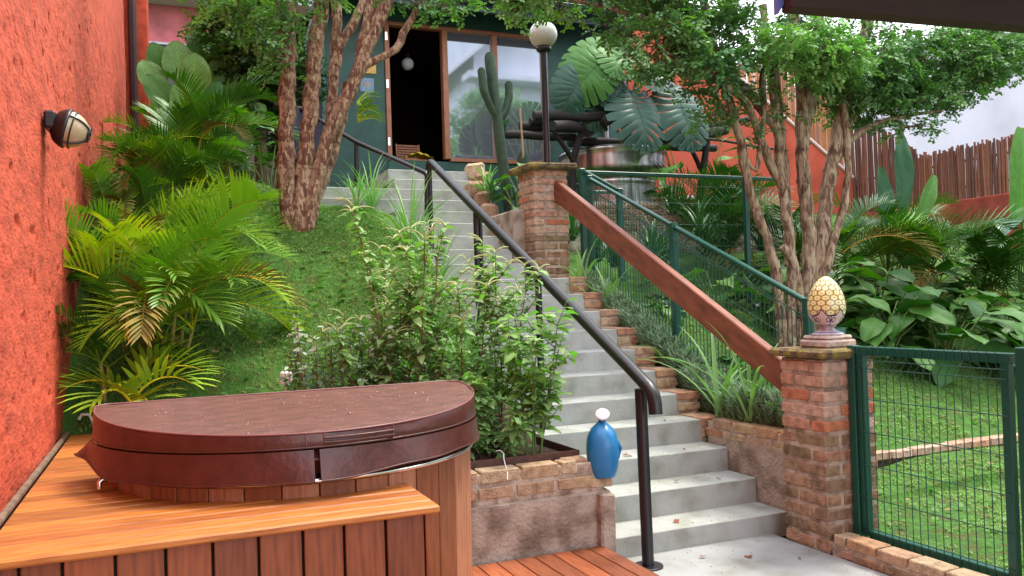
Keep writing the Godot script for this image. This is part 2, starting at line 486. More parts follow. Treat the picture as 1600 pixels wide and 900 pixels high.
# a pillar of pinwheel courses, base corner at (x0, z front); sizes w along x, d along -z
func brick_pillar(t: Node3D, w: float, d: float, courses: int, ch: float, old_below: int) -> void:
	var core := MB.new()
	core.span(Vector3(0.009, 0, -d + 0.009), Vector3(w - 0.009, courses * ch, -0.009), 0.004)
	put("mortar", core.mesh(), M.mortar, t)
	var bh := ch - 0.026
	var q := 0.115
	for k in courses:
		var y := (k + 0.5) * ch
		var kind := "oldbrick" if k < old_below and rng.randf() < 0.86 else "brick"
		var g := 0.024
		if k % 2 == 0:
			brick(t, Vector3((w - q - g) / 2, y, -q / 2), Vector3(w - q - g, bh, q), kind)
			brick(t, Vector3(w - q / 2, y, -(d - q - g) / 2), Vector3(q, bh, d - q - g), kind)
			brick(t, Vector3(w - (w - q - g) / 2, y, -d + q / 2), Vector3(w - q - g, bh, q), kind)
			brick(t, Vector3(q / 2, y, -d + (d - q - g) / 2), Vector3(q, bh, d - q - g), kind)
		else:
			brick(t, Vector3(w - (w - q - g) / 2, y, -q / 2), Vector3(w - q - g, bh, q), kind)
			brick(t, Vector3(q / 2, y, -(d - q - g) / 2), Vector3(q, bh, d - q - g), kind)
			brick(t, Vector3((w - q - g) / 2, y, -d + q / 2), Vector3(w - q - g, bh, q), kind)
			brick(t, Vector3(w - q / 2, y, -d + (d - q - g) / 2), Vector3(q, bh, d - q - g), kind)

var plank_cache := {}
func plank(parent: Node, called: String, fam: String, a: Vector3, b: Vector3, wdir: Vector3, width: float, thick: float, bev := 0.004) -> void:
	var L := a.distance_to(b)
	var key := "%.2f %.3f %.3f" % [L, width, thick]
	if not plank_cache.has(key):
		var m := MB.new()
		m.box(Vector3.ZERO, Vector3(L, thick, width), bev)
		plank_cache[key] = m.mesh()
	var x := (b - a).normalized()
	var y := wdir.cross(x).normalized()
	put(called, plank_cache[key], M["%s%d" % [fam, rng.randi() % 6]], parent, Transform3D(Basis(x, y, x.cross(y)), (a + b) * 0.5))

# ---------------------------------------------------------------- scene
func _ready() -> void:
	rng.seed = 77
	var cam := Camera3D.new()
	cam.name = "camera"
	cam.fov = 37.93
	cam.near = 0.05
	cam.far = 600.0
	cam.position = EYE
	cam.rotation = Vector3(0.017805, -0.39740, -0.031216)
	add_child(cam)
	cam.current = true
	var env := Environment.new()
	env.background_mode = Environment.BG_SKY
	var sky := Sky.new()
	var sm := ProceduralSkyMaterial.new()
	sm.sky_top_color = Color(0.93, 0.95, 1.0)
	sm.sky_horizon_color = Color(0.97, 0.98, 1.0)
	sm.sky_curve = 0.2
	sm.ground_bottom_color = Color(0.45, 0.44, 0.42)
	sm.ground_horizon_color = Color(0.8, 0.82, 0.85)
	sm.energy_multiplier = 1.25
	sky.sky_material = sm
	env.sky = sky
	env.ambient_light_source = Environment.AMBIENT_SOURCE_SKY
	env.tonemap_mode = Environment.TONE_MAPPER_LINEAR
	env.tonemap_exposure = 2.75
	env.sdfgi_enabled = true
	env.ssao_enabled = true
	env.ssil_enabled = true
	var we := WorldEnvironment.new()
	we.name = "environment"
	we.environment = env
	add_child(we)
	var sun := DirectionalLight3D.new()
	sun.name = "sun"
	sun.light_energy = 0.6
	sun.light_color = Color(1.0, 0.97, 0.92)
	sun.light_angular_distance = 16.0
	sun.shadow_enabled = true
	sun.rotation_degrees = Vector3(-66, 100, 0)
	add_child(sun)
	make_materials()
	build_ground()
	build_stairs()
	build_left_wall()
	build_house()
	build_right_walls()
	build_behind()
	build_tub()
	build_planter()
	build_pillars()
	build_rails()
	build_fences()
	build_small()
	build_trees()
	build_plants()
	build_grass()

func build_ground() -> void:
	var xs := steps_list([[-120.0, -20.0, 20.0], [-20.0, -1.0, 3.8], [-1.0, 2.4, 0.17], [2.4, 2.52, 0.03], [2.52, 3.88, 0.34], [3.88, 4.36, 0.06], [4.36, 15.0, 0.2], [15.0, 20.0, 2.5], [20.0, 140.0, 20.0]])
	var zs := steps_list([[60.0, 6.0, 9.0], [6.0, -4.6, 0.53], [-4.6, -4.70, 0.05], [-4.70, -4.73, 0.015], [-4.73, -5.16, 0.086], [-5.16, -5.24, 0.02], [-5.24, -14.0, 0.146], [-14.0, -20.0, 1.5], [-20.0, -160.0, 20.0]])
	var f := noise(0.9, 3, 3, 31)
	var P: Array = []
	for z in zs:
		var row: Array = []
		for x in xs:
			var h := ground(x, z)
			if z < -4.74 and z > -14 and x > -1 and x < 15: h += 0.025 * f.get_noise_2d(x * 2.0, z * 2.0)
			row.append(Vector3(x, h, z))
		P.append(row)
	var b := MB.new()
	b.sheet(P)
	if b.n[0].y < 0:
		b = MB.new(); b.sheet(P, true)
	struct("ground", b.mesh(), M.ground)
	# painted concrete floor at the foot of the stairs
	b = MB.new()
	b.span(Vector3(2.3, -0.2, -4.56), Vector3(3.745, 0.0, 4.0), 0.0)
	b.span(Vector3(-0.7, -0.2, 4.0), Vector3(6.0, -0.003, 9.0), 0.0)
	b.span(Vector3(-0.7, -0.2, -2.95), Vector3(2.298, -0.006, 3.99), 0.0)
	struct("pavement", b.mesh(), M.floor)

func build_stairs() -> void:
	var t := thing("concrete_stairs", "long straight flight of grey painted concrete steps climbing to the green house", "stairs")
	var nz := noise(1.3, 3, 2, 81)
	for k in range(1, 21):
		var y := 0.13 + 0.171 * (k - 1)
		var z := -4.56 - 0.316 * (k - 1)
		var x0 := 2.5
		var x1 := 3.885
		if k >= 12: x1 = 3.52
		if k >= 16: x1 = 3.66
		if k >= 19: x1 = 3.86; x0 = 2.75
		var back := z - 0.33
		if k == 18: x0 = 1.75; back = -12.7
		if k == 17: x0 = 1.70
		if k == 20: back = -12.75
		var b := MB.new()
		var yb := y - (0.19 if k > 1 else 0.16)
		var P: Array = []
		var nx := maxi(int((x1 - x0) / 0.022), 8)
		for j in nx + 1:
			var x := lerpf(x0, x1, float(j) / nx)
			var w1 := 0.002 * nz.get_noise_2d(x * 3.0, k * 7.0)
			var chip := maxf(0.0, nz.get_noise_2d(x * 9.0, k * 13.0 + 50.0) - 0.42) * 0.05
			P.append([Vector3(x, yb, z + w1), Vector3(x, (y + yb) * 0.5, z + w1 * 2.0), Vector3(x, y - 0.009 - chip, z - w1), Vector3(x, y - 0.003 - chip * 0.6, z - 0.003 - chip * 0.5), Vector3(x, y, z - 0.010 - chip), Vector3(x, y + w1, z - 0.12), Vector3(x, y, back)])
		b.sheet(P)
		if b.n[1].z < 0:
			b = MB.new(); b.sheet(P, true)
		for e in [P[0], P[nx]]:
			b.poly([e[0], e[2], e[4], e[6], Vector3(e[0].x, yb, back)], Vector3(e[0].x - (x0 + x1) * 0.5, 0, 0))
		put("step", b.mesh(), M.conc, t)
	var u := MB.new()
	u.poly([Vector3(2.52, -0.1, -4.6), Vector3(2.52, 2.9, -10.4), Vector3(2.52, -0.1, -10.4)], Vector3.LEFT)
	put("stringer", u.mesh(), M.conc, t)

func build_left_wall() -> void:
	# rough-cast red wall with real relief
	var f := noise(9.0, FastNoiseLite.TYPE_CELLULAR, 1, 41)
	f.cellular_return_type = FastNoiseLite.RETURN_DISTANCE2_SUB
	var g := noise(3.0, 3, 4, 42)
	var h := noise(0.45, 3, 2, 43)
	var q := noise(7.0, 3, 2, 44)
	var P: Array = []
	var z := -1.6
	while z > -13.8:
		var row: Array = []
		var y := 0.5
		while y < 6.6:
			var d := 0.008 * g.get_noise_2d(z * 0.8, y * 1.6) + 0.03 * h.get_noise_2d(z, y)
			d += 0.009 * f.get_noise_2d(z * 0.8, y * 1.7)
			var pit := q.get_noise_2d(z * 0.7, y * 1.3)
			if pit > 0.40: d -= minf(0.022, (pit - 0.40) * 0.14)
			row.append(Vector3(-0.585 + maxf(0.0, -8.0 - z) * 0.035 + d, y, z))
			y += 0.018 if y < 4.6 else 0.1
		P.append(row)
		z -= 0.022 if z < -3.0 and z > -8.5 else 0.05
	var b := MB.new()
	b.sheet(P)
	if b.n[0].x < 0:
		b = MB.new(); b.sheet(P, true)
	var t := thing("boundary_wall", "tall rough red stucco boundary wall along the left of the deck", "wall")
	put("stucco_face", b.mesh(), M.red, t)
	b = MB.new()
	b.span(Vector3(-0.95, -0.2, -13.7), Vector3(-0.66, 6.55, 5.0), 0.0)
	put("wall_core", b.mesh(), M.red, t)
	var t2 := thing("wall_pier", "red stucco pier with a dark pipe chase at the wall's far end", "pier")
	b = MB.new()
	b.box(Vector3(-0.42, 4.0, -13.95), Vector3(0.66, 7.0, 0.55), 0.02, Basis.IDENTITY, 0.02, rng)
	put("pier", b.mesh(), M.red, t2)
	b = MB.new()
	b.box(Vector3(-0.30, 4.0, -13.5), Vector3(0.12, 7.0, 0.16), 0.03, Basis.IDENTITY, 0.02, rng)
	put("pipe_chase", b.mesh(), M.maroon, t2)

func wrect(b: MB, x0: float, x1: float, y0: float, y1: float, z0: float, z1: float, bev := 0.004) -> void:
	b.span(Vector3(x0, y0, z0), Vector3(x1, y1, z1), bev)

func build_house() -> void:
	var F := -12.7
	var t := thing("green_house", "dark green house with timber sliding doors at the top of the stairs", "house")
	var b := MB.new()
	wrect(b, 2.35, 3.30, 2.6, 6.5, F - 0.2, F, 0.01)          # pier left of the door
	wrect(b, 3.301, 6.10, 2.6, 3.89, F - 0.2, F, 0.01)        # plinth
	wrect(b, 3.301, 6.10, 6.06, 6.5, F - 0.2, F, 0.01)        # lintel
	wrect(b, 6.101, 7.45, 2.6, 6.5, F - 0.2, F, 0.01)         # right pier
	wrect(b, 7.25, 7.45, 2.6, 6.5, F - 5.0, F - 0.201, 0.0)
	put("wall", b.mesh(), M.green, t)
	b = MB.new()
	wrect(b, 2.35, 2.55, 2.6, 6.5, F - 1.1, F - 0.201, 0.0)
	wrect(b, 2.35, 2.55, 2.6, 6.5, F - 5.0, F - 2.3, 0.0)
	wrect(b, 2.35, 2.55, 5.9, 6.5, F - 2.299, F - 1.101, 0.0)
	put("side_wall", b.mesh(), M.green, t)
	b = MB.new()
	wrect(b, 2.30, 2.37, 3.05, 6.2, F + 0.001, F + 0.05, 0.006)
	put("corner_board", b.mesh(), M.greenlight, t)
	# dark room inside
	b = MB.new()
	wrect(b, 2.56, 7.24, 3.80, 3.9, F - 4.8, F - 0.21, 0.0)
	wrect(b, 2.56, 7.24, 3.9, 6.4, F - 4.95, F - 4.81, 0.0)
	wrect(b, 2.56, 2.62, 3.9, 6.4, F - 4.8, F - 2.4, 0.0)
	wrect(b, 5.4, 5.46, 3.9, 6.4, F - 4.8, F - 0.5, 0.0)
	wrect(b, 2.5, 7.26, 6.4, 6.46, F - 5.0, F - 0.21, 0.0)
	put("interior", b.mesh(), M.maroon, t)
	# timber frame
	var leaf := thing_part("sliding_door", t)
	for s in [[3.301, 3.375, 3.89, 6.06], [4.24, 4.33, 3.93, 6.0], [5.10, 5.19, 3.93, 6.0], [6.0, 6.099, 3.89, 6.06]]:
		b = MB.new()
		wrect(b, s[0], s[1], s[2], s[3], F - 0.10, F + 0.03, 0.006)
		put("door_post", b.mesh(), M.frame, leaf)
	b = MB.new()
	wrect(b, 3.376, 5.999, 6.0, 6.059, F - 0.10, F + 0.025, 0.006)
	put("door_head", b.mesh(), M.frame, leaf)
	b = MB.new()
	wrect(b, 4.331, 5.999, 3.891, 3.95, F - 0.10, F + 0.025, 0.006)
	put("door_sill", b.mesh(), M.frame, leaf)
	var glass := mat(Color(0.56, 0.60, 0.68), 0.03)
	glass.metallic = 0.85
	for s in [[4.331, 5.099], [5.191, 5.999]]:
		b = MB.new()
		wrect(b, s[0], s[1], 3.951, 5.999, F - 0.045, F - 0.03, 0.0)
		put("glass_pane", b.mesh(), glass, leaf)
	for y in [4.1, 5.0, 5.75]:
		b = MB.new()
		wrect(b, 3.31, 3.345, y, y + 0.13, F + 0.031, F + 0.036, 0.001)
		put("strike_plate", b.mesh(), M.chrome, leaf)
	# eaves, gutter and tiles
	b = MB.new()
	wrect(b, 1.9, 7.7, 6.42, 6.50, F + 0.001, F + 0.85, 0.0)
	put("soffit", b.mesh(), M.darkwood, t)
	b = MB.new()
	var gp: Array = []
	for k in 13:
		var a := PI + PI * k / 12.0
		gp.append(Vector2(cos(a) * 0.085, sin(a) * 0.085))
	var P: Array = []
	for x in [1.85, 4.0, 6.0, 7.75]:
		var row: Array = []
		for k in 13: row.append(Vector3(x, 6.30 + gp[k].y, F + 0.88 + gp[k].x))
		P.append(row)
	b.sheet(P)
	for e in [[Vector3(1.85, 6.30, F + 0.88 - 0.085), Vector3(7.75, 6.30, F + 0.88 - 0.085)], [Vector3(1.85, 6.30, F + 0.88 + 0.085), Vector3(7.75, 6.30, F + 0.88 + 0.085)]]:
		b.tube(e, [0.011], 6)
	put("gutter", b.mesh(), M.navy, t)
	b = MB.new()
	wrect(b, 1.88, 7.72, 6.10, 6.22, F + 0.68, F + 0.72, 0.004)
	wrect(b, 1.88, 7.72, 6.22, 6.42, F + 0.69, F + 0.73, 0.004)
	put("fascia", b.mesh(), M.navy, t)
	b = MB.new()
	b.tube([Vector3(7.15, 6.24, F + 0.86), Vector3(7.15, 6.0, F + 0.86), Vector3(7.15, 5.85, F + 0.3), Vector3(7.15, 5.7, F + 0.08), Vector3(7.15, 3.2, F + 0.08)], [0.045], 8)
	put("downpipe", b.mesh(), M.steel, t)
	b = MB.new()
	b.poly([Vector3(1.9, 6.40, F + 0.80), Vector3(7.7, 6.40, F + 0.80), Vector3(7.7, 7.9, F - 3.2), Vector3(1.9, 7.9, F - 3.2)], Vector3.UP)
	var deck := put("roof", b.mesh(), M.darkwood, t)
	var slope := Vector3(0, 1.5, -4.0).normalized()
	for r in 6:
		for k in 29:
			var bb := MB.new()
			var o := Vector3(2.0 + 0.2 * k, 6.44, F + 0.86) + slope * 0.34 * r
			if not tex.has("tilemesh"):
				var PP: Array = []
				for s in 2:
					var row: Array = []
					for j in 9:
						var a := PI * j / 8.0
						var rad := 0.092 - 0.016 * s
						row.append(slope * 0.42 * s + Vector3(cos(a) * rad, sin(a) * rad * 0.9 + 0.012 * (1 - s), 0))
					PP.append(row)
				bb.sheet(PP)
				tex["tilemesh"] = bb.mesh()
			put("roof_tile", tex["tilemesh"], [M.tile, M.stone, M.brick4][rng.randi() % 3], deck, Transform3D(Basis.IDENTITY, o + Vector3(0, rr(0, 0.01), rr(-0.02, 0.02))))
	# side door, lean-to with grey verge
	b = MB.new()
	wrect(b, 2.56, 2.60, 3.0, 6.0, F - 2.5, F - 0.9, 0.004)
	put("side_door", b.mesh(), M.maroon, t)
	b = MB.new()
	b.poly([Vector3(1.5, 4.5, F - 1.2), Vector3(2.34, 4.5, F - 1.2), Vector3(2.34, 6.3, F - 0.4), Vector3(2.1, 6.1, F - 0.5)], Vector3.BACK)
	put("lean_to_panel", b.mesh(), M.maroon, t)
	b = MB.new()
	b.tube([Vector3(2.17, 5.9, F + 0.2), Vector3(1.86, 4.75, F + 0.2)], [0.03], 6)
	put("verge_pipe", b.mesh(), mat(Color(0.17, 0.18, 0.20), 0.5), t)
	# things on and in the house
	var pl := thing("ceramic_plaque", "small blue ceramic tile with an orange sun beside the door", "plaque", Vector3(3.01, 5.03, F + 0.008), "tiles beside the door")
	b = MB.new()
	b.box(Vector3.ZERO, Vector3(0.22, 0.22, 0.014), 0.004)
	put("tile", b.mesh(), mat(Color(0.14, 0.27, 0.38), 0.25, "mott", Vector3.ONE * 5.0), pl)
	b = MB.new()
	for k in 8:
		var a := TAU * k / 8
		b.tube([Vector3(cos(a) * 0.012, sin(a) * 0.012, 0.008), Vector3(cos(a) * 0.05, sin(a) * 0.05, 0.008)], [0.006, 0.002], 5)
	b.lathe([Vector2(0.0, 0.0), Vector2(0.02, 0.0)], 8)
	put("sun_motif", b.mesh(), mat(Color(0.75, 0.42, 0.08), 0.4), pl)
	pl = thing("ceramic_plaque", "small yellow ceramic tile above the blue one beside the door", "plaque", Vector3(3.05, 5.32, F + 0.008), "tiles beside the door")
	b = MB.new()
	b.box(Vector3.ZERO, Vector3(0.22, 0.22, 0.014), 0.004)
	put("tile", b.mesh(), mat(Color(0.72, 0.42, 0.03), 0.25, "mott", Vector3.ONE * 5.0), pl)
	b = MB.new()
	b.lathe([Vector2(0.0, 0.0), Vector2(0.04, 0.001), Vector2(0.045, -0.004)], 10)
	put("flower_motif", b.mesh(), mat(Color(0.5, 0.22, 0.03), 0.4), pl, Transform3D(Basis(Vector3.RIGHT, PI / 2), Vector3(0, 0, 0.009)))
	var lp := thing("pendant_lamp", "unlit white globe pendant hanging inside the dark doorway", "lamp", Vector3(3.93, 5.68, F - 0.9))
	b = MB.new()
	b.lathe(circle(0.105, 14), 18)
	put("globe", b.mesh(), mat(Color(0.65, 0.66, 0.68), 0.35), lp)
	b = MB.new()
	b.lathe([Vector2(0.0, 0.17), Vector2(0.03, 0.165), Vector2(0.045, 0.10), Vector2(0.04, 0.09)], 12)
	b.tube([Vector3(0, 0.16, 0), Vector3(0, 0.72, 0)], [0.004], 5)
	put("cord", b.mesh(), M.navy, lp)
	var ch := thing("slatted_chair", "orange brown slatted wooden chair just inside the open door", "chair", Vector3(3.77, 3.9, F - 0.45))
	var bk := thing_part("backrest", ch)
	for k in 8:
		b = MB.new()
		b.box(Vector3(0, 0.02 + 0.042 * k, -0.02 - 0.006 * k), Vector3(0.36, 0.030, 0.016), 0.003)
		put("slat", b.mesh(), M.frame, bk)
	for s in [-0.19, 0.19]:
		b = MB.new()
		b.tube([Vector3(s, 0, 0.0), Vector3(s, 0.34, -0.06)], [0.016], 6)
		put("leg", b.mesh(), M.frame, ch)
	b = MB.new()
	b.box(Vector3(0, 0.01, 0.2), Vector3(0.4, 0.02, 0.36), 0.004)
	put("seat", b.mesh(), M.frame, ch)
	var cl := thing("folded_cloth", "yellow cloth heaped on the wooden chair in the doorway", "cloth", Vector3(3.86, 3.925, F - 0.2))
	P = []
	for a in 11:
		var row: Array = []
		for c in 9:
			var x := (a - 5) * 0.05
			var z := (c - 4) * 0.04
			row.append(Vector3(x, 0.11 * exp(-(x - 0.07) * (x - 0.07) * 40 - z * z * 30) + 0.07 * exp(-(x + 0.1) * (x + 0.1) * 60) + 0.012 * sin(x * 50 + z * 30), z))
		P.append(row)
	b = MB.new()
	b.sheet(P)
	put("cloth", b.mesh(), mat(Color(0.62, 0.46, 0.02), 0.8), cl)

func circle(r: float, k: int, sy := 1.0) -> Array:
	var a: Array = []
	for j in k + 1:
		var q := -PI / 2 + PI * j / k
		a.append(Vector2(maxf(cos(q) * r, 0.0001), sin(q) * r * sy))
	return a

func build_right_walls() -> void:
	var t := thing("red_building", "orange red building gable with a pale sloping edge behind the trees", "building")
	var b := MB.new()
	var top := [Vector3(8.0, 8.3, -14), Vector3(9.2, 7.35, -14), Vector3(14.05, 4.1, -14)]
	b.poly([Vector3(7.5, 2.5, -14), Vector3(14.05, 2.5, -14), top[2], top[1], top[0], Vector3(7.5, 8.3, -14)], Vector3.BACK)
	b.poly([Vector3(7.5, 2.5, -14), Vector3(7.5, 2.5, -19), Vector3(7.5, 8.3, -19), Vector3(7.5, 8.3, -14)], Vector3.LEFT)
	put("wall", b.mesh(), M.redflat, t)
	b = MB.new()
	b.tube([top[1] + Vector3(0, 0.02, 0.02), top[2] + Vector3(0, 0.02, 0.02)], [0.035], 6)
	put("verge", b.mesh(), mat(Color(0.55, 0.42, 0.4), 0.7), t)
	b = MB.new()
	b.span(Vector3(8.5, 3.55, -13.99), Vector3(10.6, 3.62, -13.9), 0.01)
	put("ledge", b.mesh(), mat(Color(0.55, 0.42, 0.4), 0.7), t)
	var w := thing("neighbour_wall", "plain off-white rendered wall rising behind the bamboo screen", "wall")
	b = MB.new()
	b.span(Vector3(16.4, 0, -34), Vector3(16.8, 7.4, 2), 0.02)
	put("wall", b.mesh(), M.white, w)
	# two lengths of bamboo: across behind the gable, then along the boundary
	var cane := MB.new()
	cane.tube([Vector3(0, 0, 0), Vector3(0.004, 0.3, 0), Vector3(-0.003, 0.65, 0.003), Vector3(0, 1, 0)], [0.021, 0.022, 0.021, 0.019], 6)
	var cm := cane.mesh()
	var o := thing("bamboo_screen", "orange sunlit bamboo screen above the sloping edge of the red building", "bamboo screen")
	var x := 9.6
	while x < 14.15:
		var y0 := 3.3
		var y1 := 6.6 + rr(-0.12, 0.1)
		put("cane", cm, M["orangecane%d" % (rng.randi() % 4)], o, Transform3D(Basis.from_scale(Vector3(rr(0.8, 1.2), y1 - y0, 1)), Vector3(x, y0, -14.35 + rr(-0.02, 0.02))))
		x += rr(0.032, 0.040)
	o = thing("bamboo_screen", "dark brown bamboo screen of uneven canes along the right boundary", "bamboo screen")
	var z := -14.3
	while z > -15.0 and z < -7.2:
		var y1 := 4.33
		if z < -12.4: y1 = lerpf(4.4, 5.6, clampf((-12.4 - z) / 1.9, 0, 1) ** 0.85)
		y1 += rr(-0.06, 0.04)
		put("cane", cm, M["cane%d" % (rng.randi() % 4)], o, Transform3D(Basis.from_euler(Vector3(rr(-0.015, 0.015), rr(0, 6), 0)) * Basis.from_scale(Vector3(rr(0.75, 1.25), y1 - 3.28, 1)), Vector3(14.2 + rr(-0.02, 0.02), 3.28, z)))
		z += rr(0.026, 0.036) * (1.0 if rng.randf() < 0.94 else 1.7)
	for y in [3.55, 4.05]:
		b = MB.new()
		b.tube([Vector3(14.26, y, -14.3), Vector3(14.26, y, -7.2)], [0.025], 6)
		put("rail", b.mesh(), M.cane1, o)
	var lw := thing("low_wall", "low red rendered wall beneath the brown bamboo screen", "wall")
	b = MB.new()
	b.span(Vector3(14.08, 1.0, -14.3), Vector3(14.32, 3.3, -6.5), 0.02)
	put("wall", b.mesh(), mat(Color(0.27, 0.045, 0.026), 0.9, "wall", Vector3.ONE * 0.4, "pits", 0.8), lw)
	# pink house up the slope on the left
	var p := thing("pink_house", "pink house with white eave behind the big leaves at upper left", "house")
	b = MB.new()
	b.span(Vector3(-3.0, 3, -22), Vector3(3.4, 8.6, -18), 0.0)
	put("wall", b.mesh(), M.pink, p)
	b = MB.new()
	b.span(Vector3(-3.4, 7.78, -18.0), Vector3(3.8, 7.95, -17.2), 0.01)
	b.span(Vector3(-3.4, 8.2, -18.5), Vector3(3.8, 8.4, -16.9), 0.01)
	put("eave", b.mesh(), M.white, p)
	b = MB.new()
	b.span(Vector3(-1.0, 5.3, -17.99), Vector3(2.0, 6.95, -17.95), 0.005)
	put("window", b.mesh(), mat(Color(0.03, 0.025, 0.03), 0.3), p)
	b = MB.new()
	b.span(Vector3(-1.05, 6.951, -17.99), Vector3(2.05, 7.0, -17.9), 0.005)
	put("window_frame", b.mesh(), M.white, p)
	# grey back wall and low red ramp wall by the house corner
	var gw := thing("grey_wall", "weathered grey block wall beside the house corner, behind the trunks", "wall")
	b = MB.new()
	b.span(Vector3(-0.2, 2.5, -15.4), Vector3(2.3, 4.95, -15.1), 0.01)
	put("wall", b.mesh(), mat(Color(0.36, 0.35, 0.32), 0.9, "damp", Vector3.ONE * 0.8, "bumpf", 0.5), gw)
	# neighbour screen bits
	var rp := thing("ramp_wall", "rust red sloping ramp wall behind the left tree trunks", "wall")
	b = MB.new()
	b.hexa([Vector3(1.3, 2.6, -11.2), Vector3(1.95, 2.6, -11.2), Vector3(1.42, 3.55, -11.2), Vector3(1.95, 4.2, -11.2), Vector3(1.3, 2.6, -11.05), Vector3(1.95, 2.6, -11.05), Vector3(1.42, 3.55, -11.05), Vector3(1.95, 4.2, -11.05)], 0.01)
	put("wall", b.mesh(), mat(Color(0.24, 0.05, 0.025), 0.8, "mott", Vector3.ONE), rp)
	var cloth := thing("navy_tarp", "navy blue tarpaulin hanging over the ramp behind the tree trunks", "tarpaulin")
	var P: Array = []
	for a in 8:
		var row: Array = []
		for c in 12:
			var fx := a / 7.0
			var fy := c / 11.0
			row.append(Vector3(1.62 + fx * 0.38 - fy * 0.05, 4.2 + 0.06 * fx - fy * (0.72 + 0.1 * sin(fx * 5)), -10.98 + 0.04 * sin(fx * 14 + fy * 2) + 0.05 * fy))
		P.append(row)
	b = MB.new()
	b.sheet(P)
	put("cloth", b.mesh(), mat(Color(0.014, 0.018, 0.04), 0.6), cloth)

func build_behind() -> void:
	# the covered porch whose edge beam shows at upper right
	var t := thing("porch_roof", "dark timber porch roof with heavy edge beam at upper right", "roof")
	var b := MB.new()
	var A := Vector3(2.38, 2.925, -2.72)
	var dir := Vector3(1, 0.0, 0.10).normalized()
	var bs := aim(dir)
	b.box(A + bs * Vector3(2.5, -0.085, 0.04), Vector3(5.0, 0.17, 0.08), 0.006, bs)
	put("edge_beam", b.mesh(), M.porch, t)
	for k in 8:
		b = MB.new()
		b.box(A + bs * Vector3(0.35 + 0.6 * k, 0.36, 1.4), Vector3(0.07, 0.16, 3.0), 0.004, bs * Basis(Vector3.RIGHT, -0.20))
		put("rafter", b.mesh(), M.porch, t)
	b = MB.new()
	b.box(A + bs * Vector3(2.5, 0.46, 1.35), Vector3(5.2, 0.03, 3.2), 0.003, bs * Basis(Vector3.RIGHT, -0.20))
	put("roof_boards", b.mesh(), M.porch, t)
	b = MB.new()
	var fp: Array = []
	for k in 8:
		var fx: float = [-0.035, 0.055][k & 1] if k & 2 else [-0.037, -0.030][k & 1]
		fp.append(Vector3(2.38 + fx, 2.87 if k & 2 else 2.745, -2.72 + (0.02 if k & 4 else 0.0)))
	b.hexa(fp, 0.0)
	put("flashing", b.mesh(), mat(Color(0.09, 0.13, 0.36), 0.5), t)
	for px in [7.3]:
		b = MB.new()
		b.span(Vector3(px, 0, -2.1), Vector3(px + 0.14, 2.75, -1.96), 0.01)
		put("post", b.mesh(), M.porch, t)
	# neighbours across the way, seen mirrored in the glass
	var w := thing("white_house", "white two storey house across the lane, mirrored in the sliding glass", "house")
	b = MB.new()
	b.span(Vector3(15.7, 0, 16), Vector3(27, 19.0, 24), 0.0)
	put("wall", b.mesh(), M.white, w)
	b = MB.new()
	b.span(Vector3(14.9, 13.3, 14.8), Vector3(27, 13.65, 16), 0.02)
	put("balcony", b.mesh(), M.white, w)
	b = MB.new()
	var rx := [14.6, 20.0]
	var ry := [14.0, 18.6]
	var p: Array = []
	for k in 8: p.append(Vector3(rx[k & 1], ry[k & 1] + (0.3 if k & 2 else 0.0), 24.0 if k & 4 else 14.4))
	b.hexa(p, 0.02)
	put("roof", b.mesh(), mat(Color(0.55, 0.55, 0.58), 0.8), w)
	b = MB.new()
	b.span(Vector3(15.2, 13.65, 14.9), Vector3(15.32, 15.5, 15.0), 0.01)
	put("post", b.mesh(), M.white, w)

# ---------------------------------------------------------------- tub, bench and deck
const TC := Vector3(0.62, 0, -4.26)
const TR := 0.845

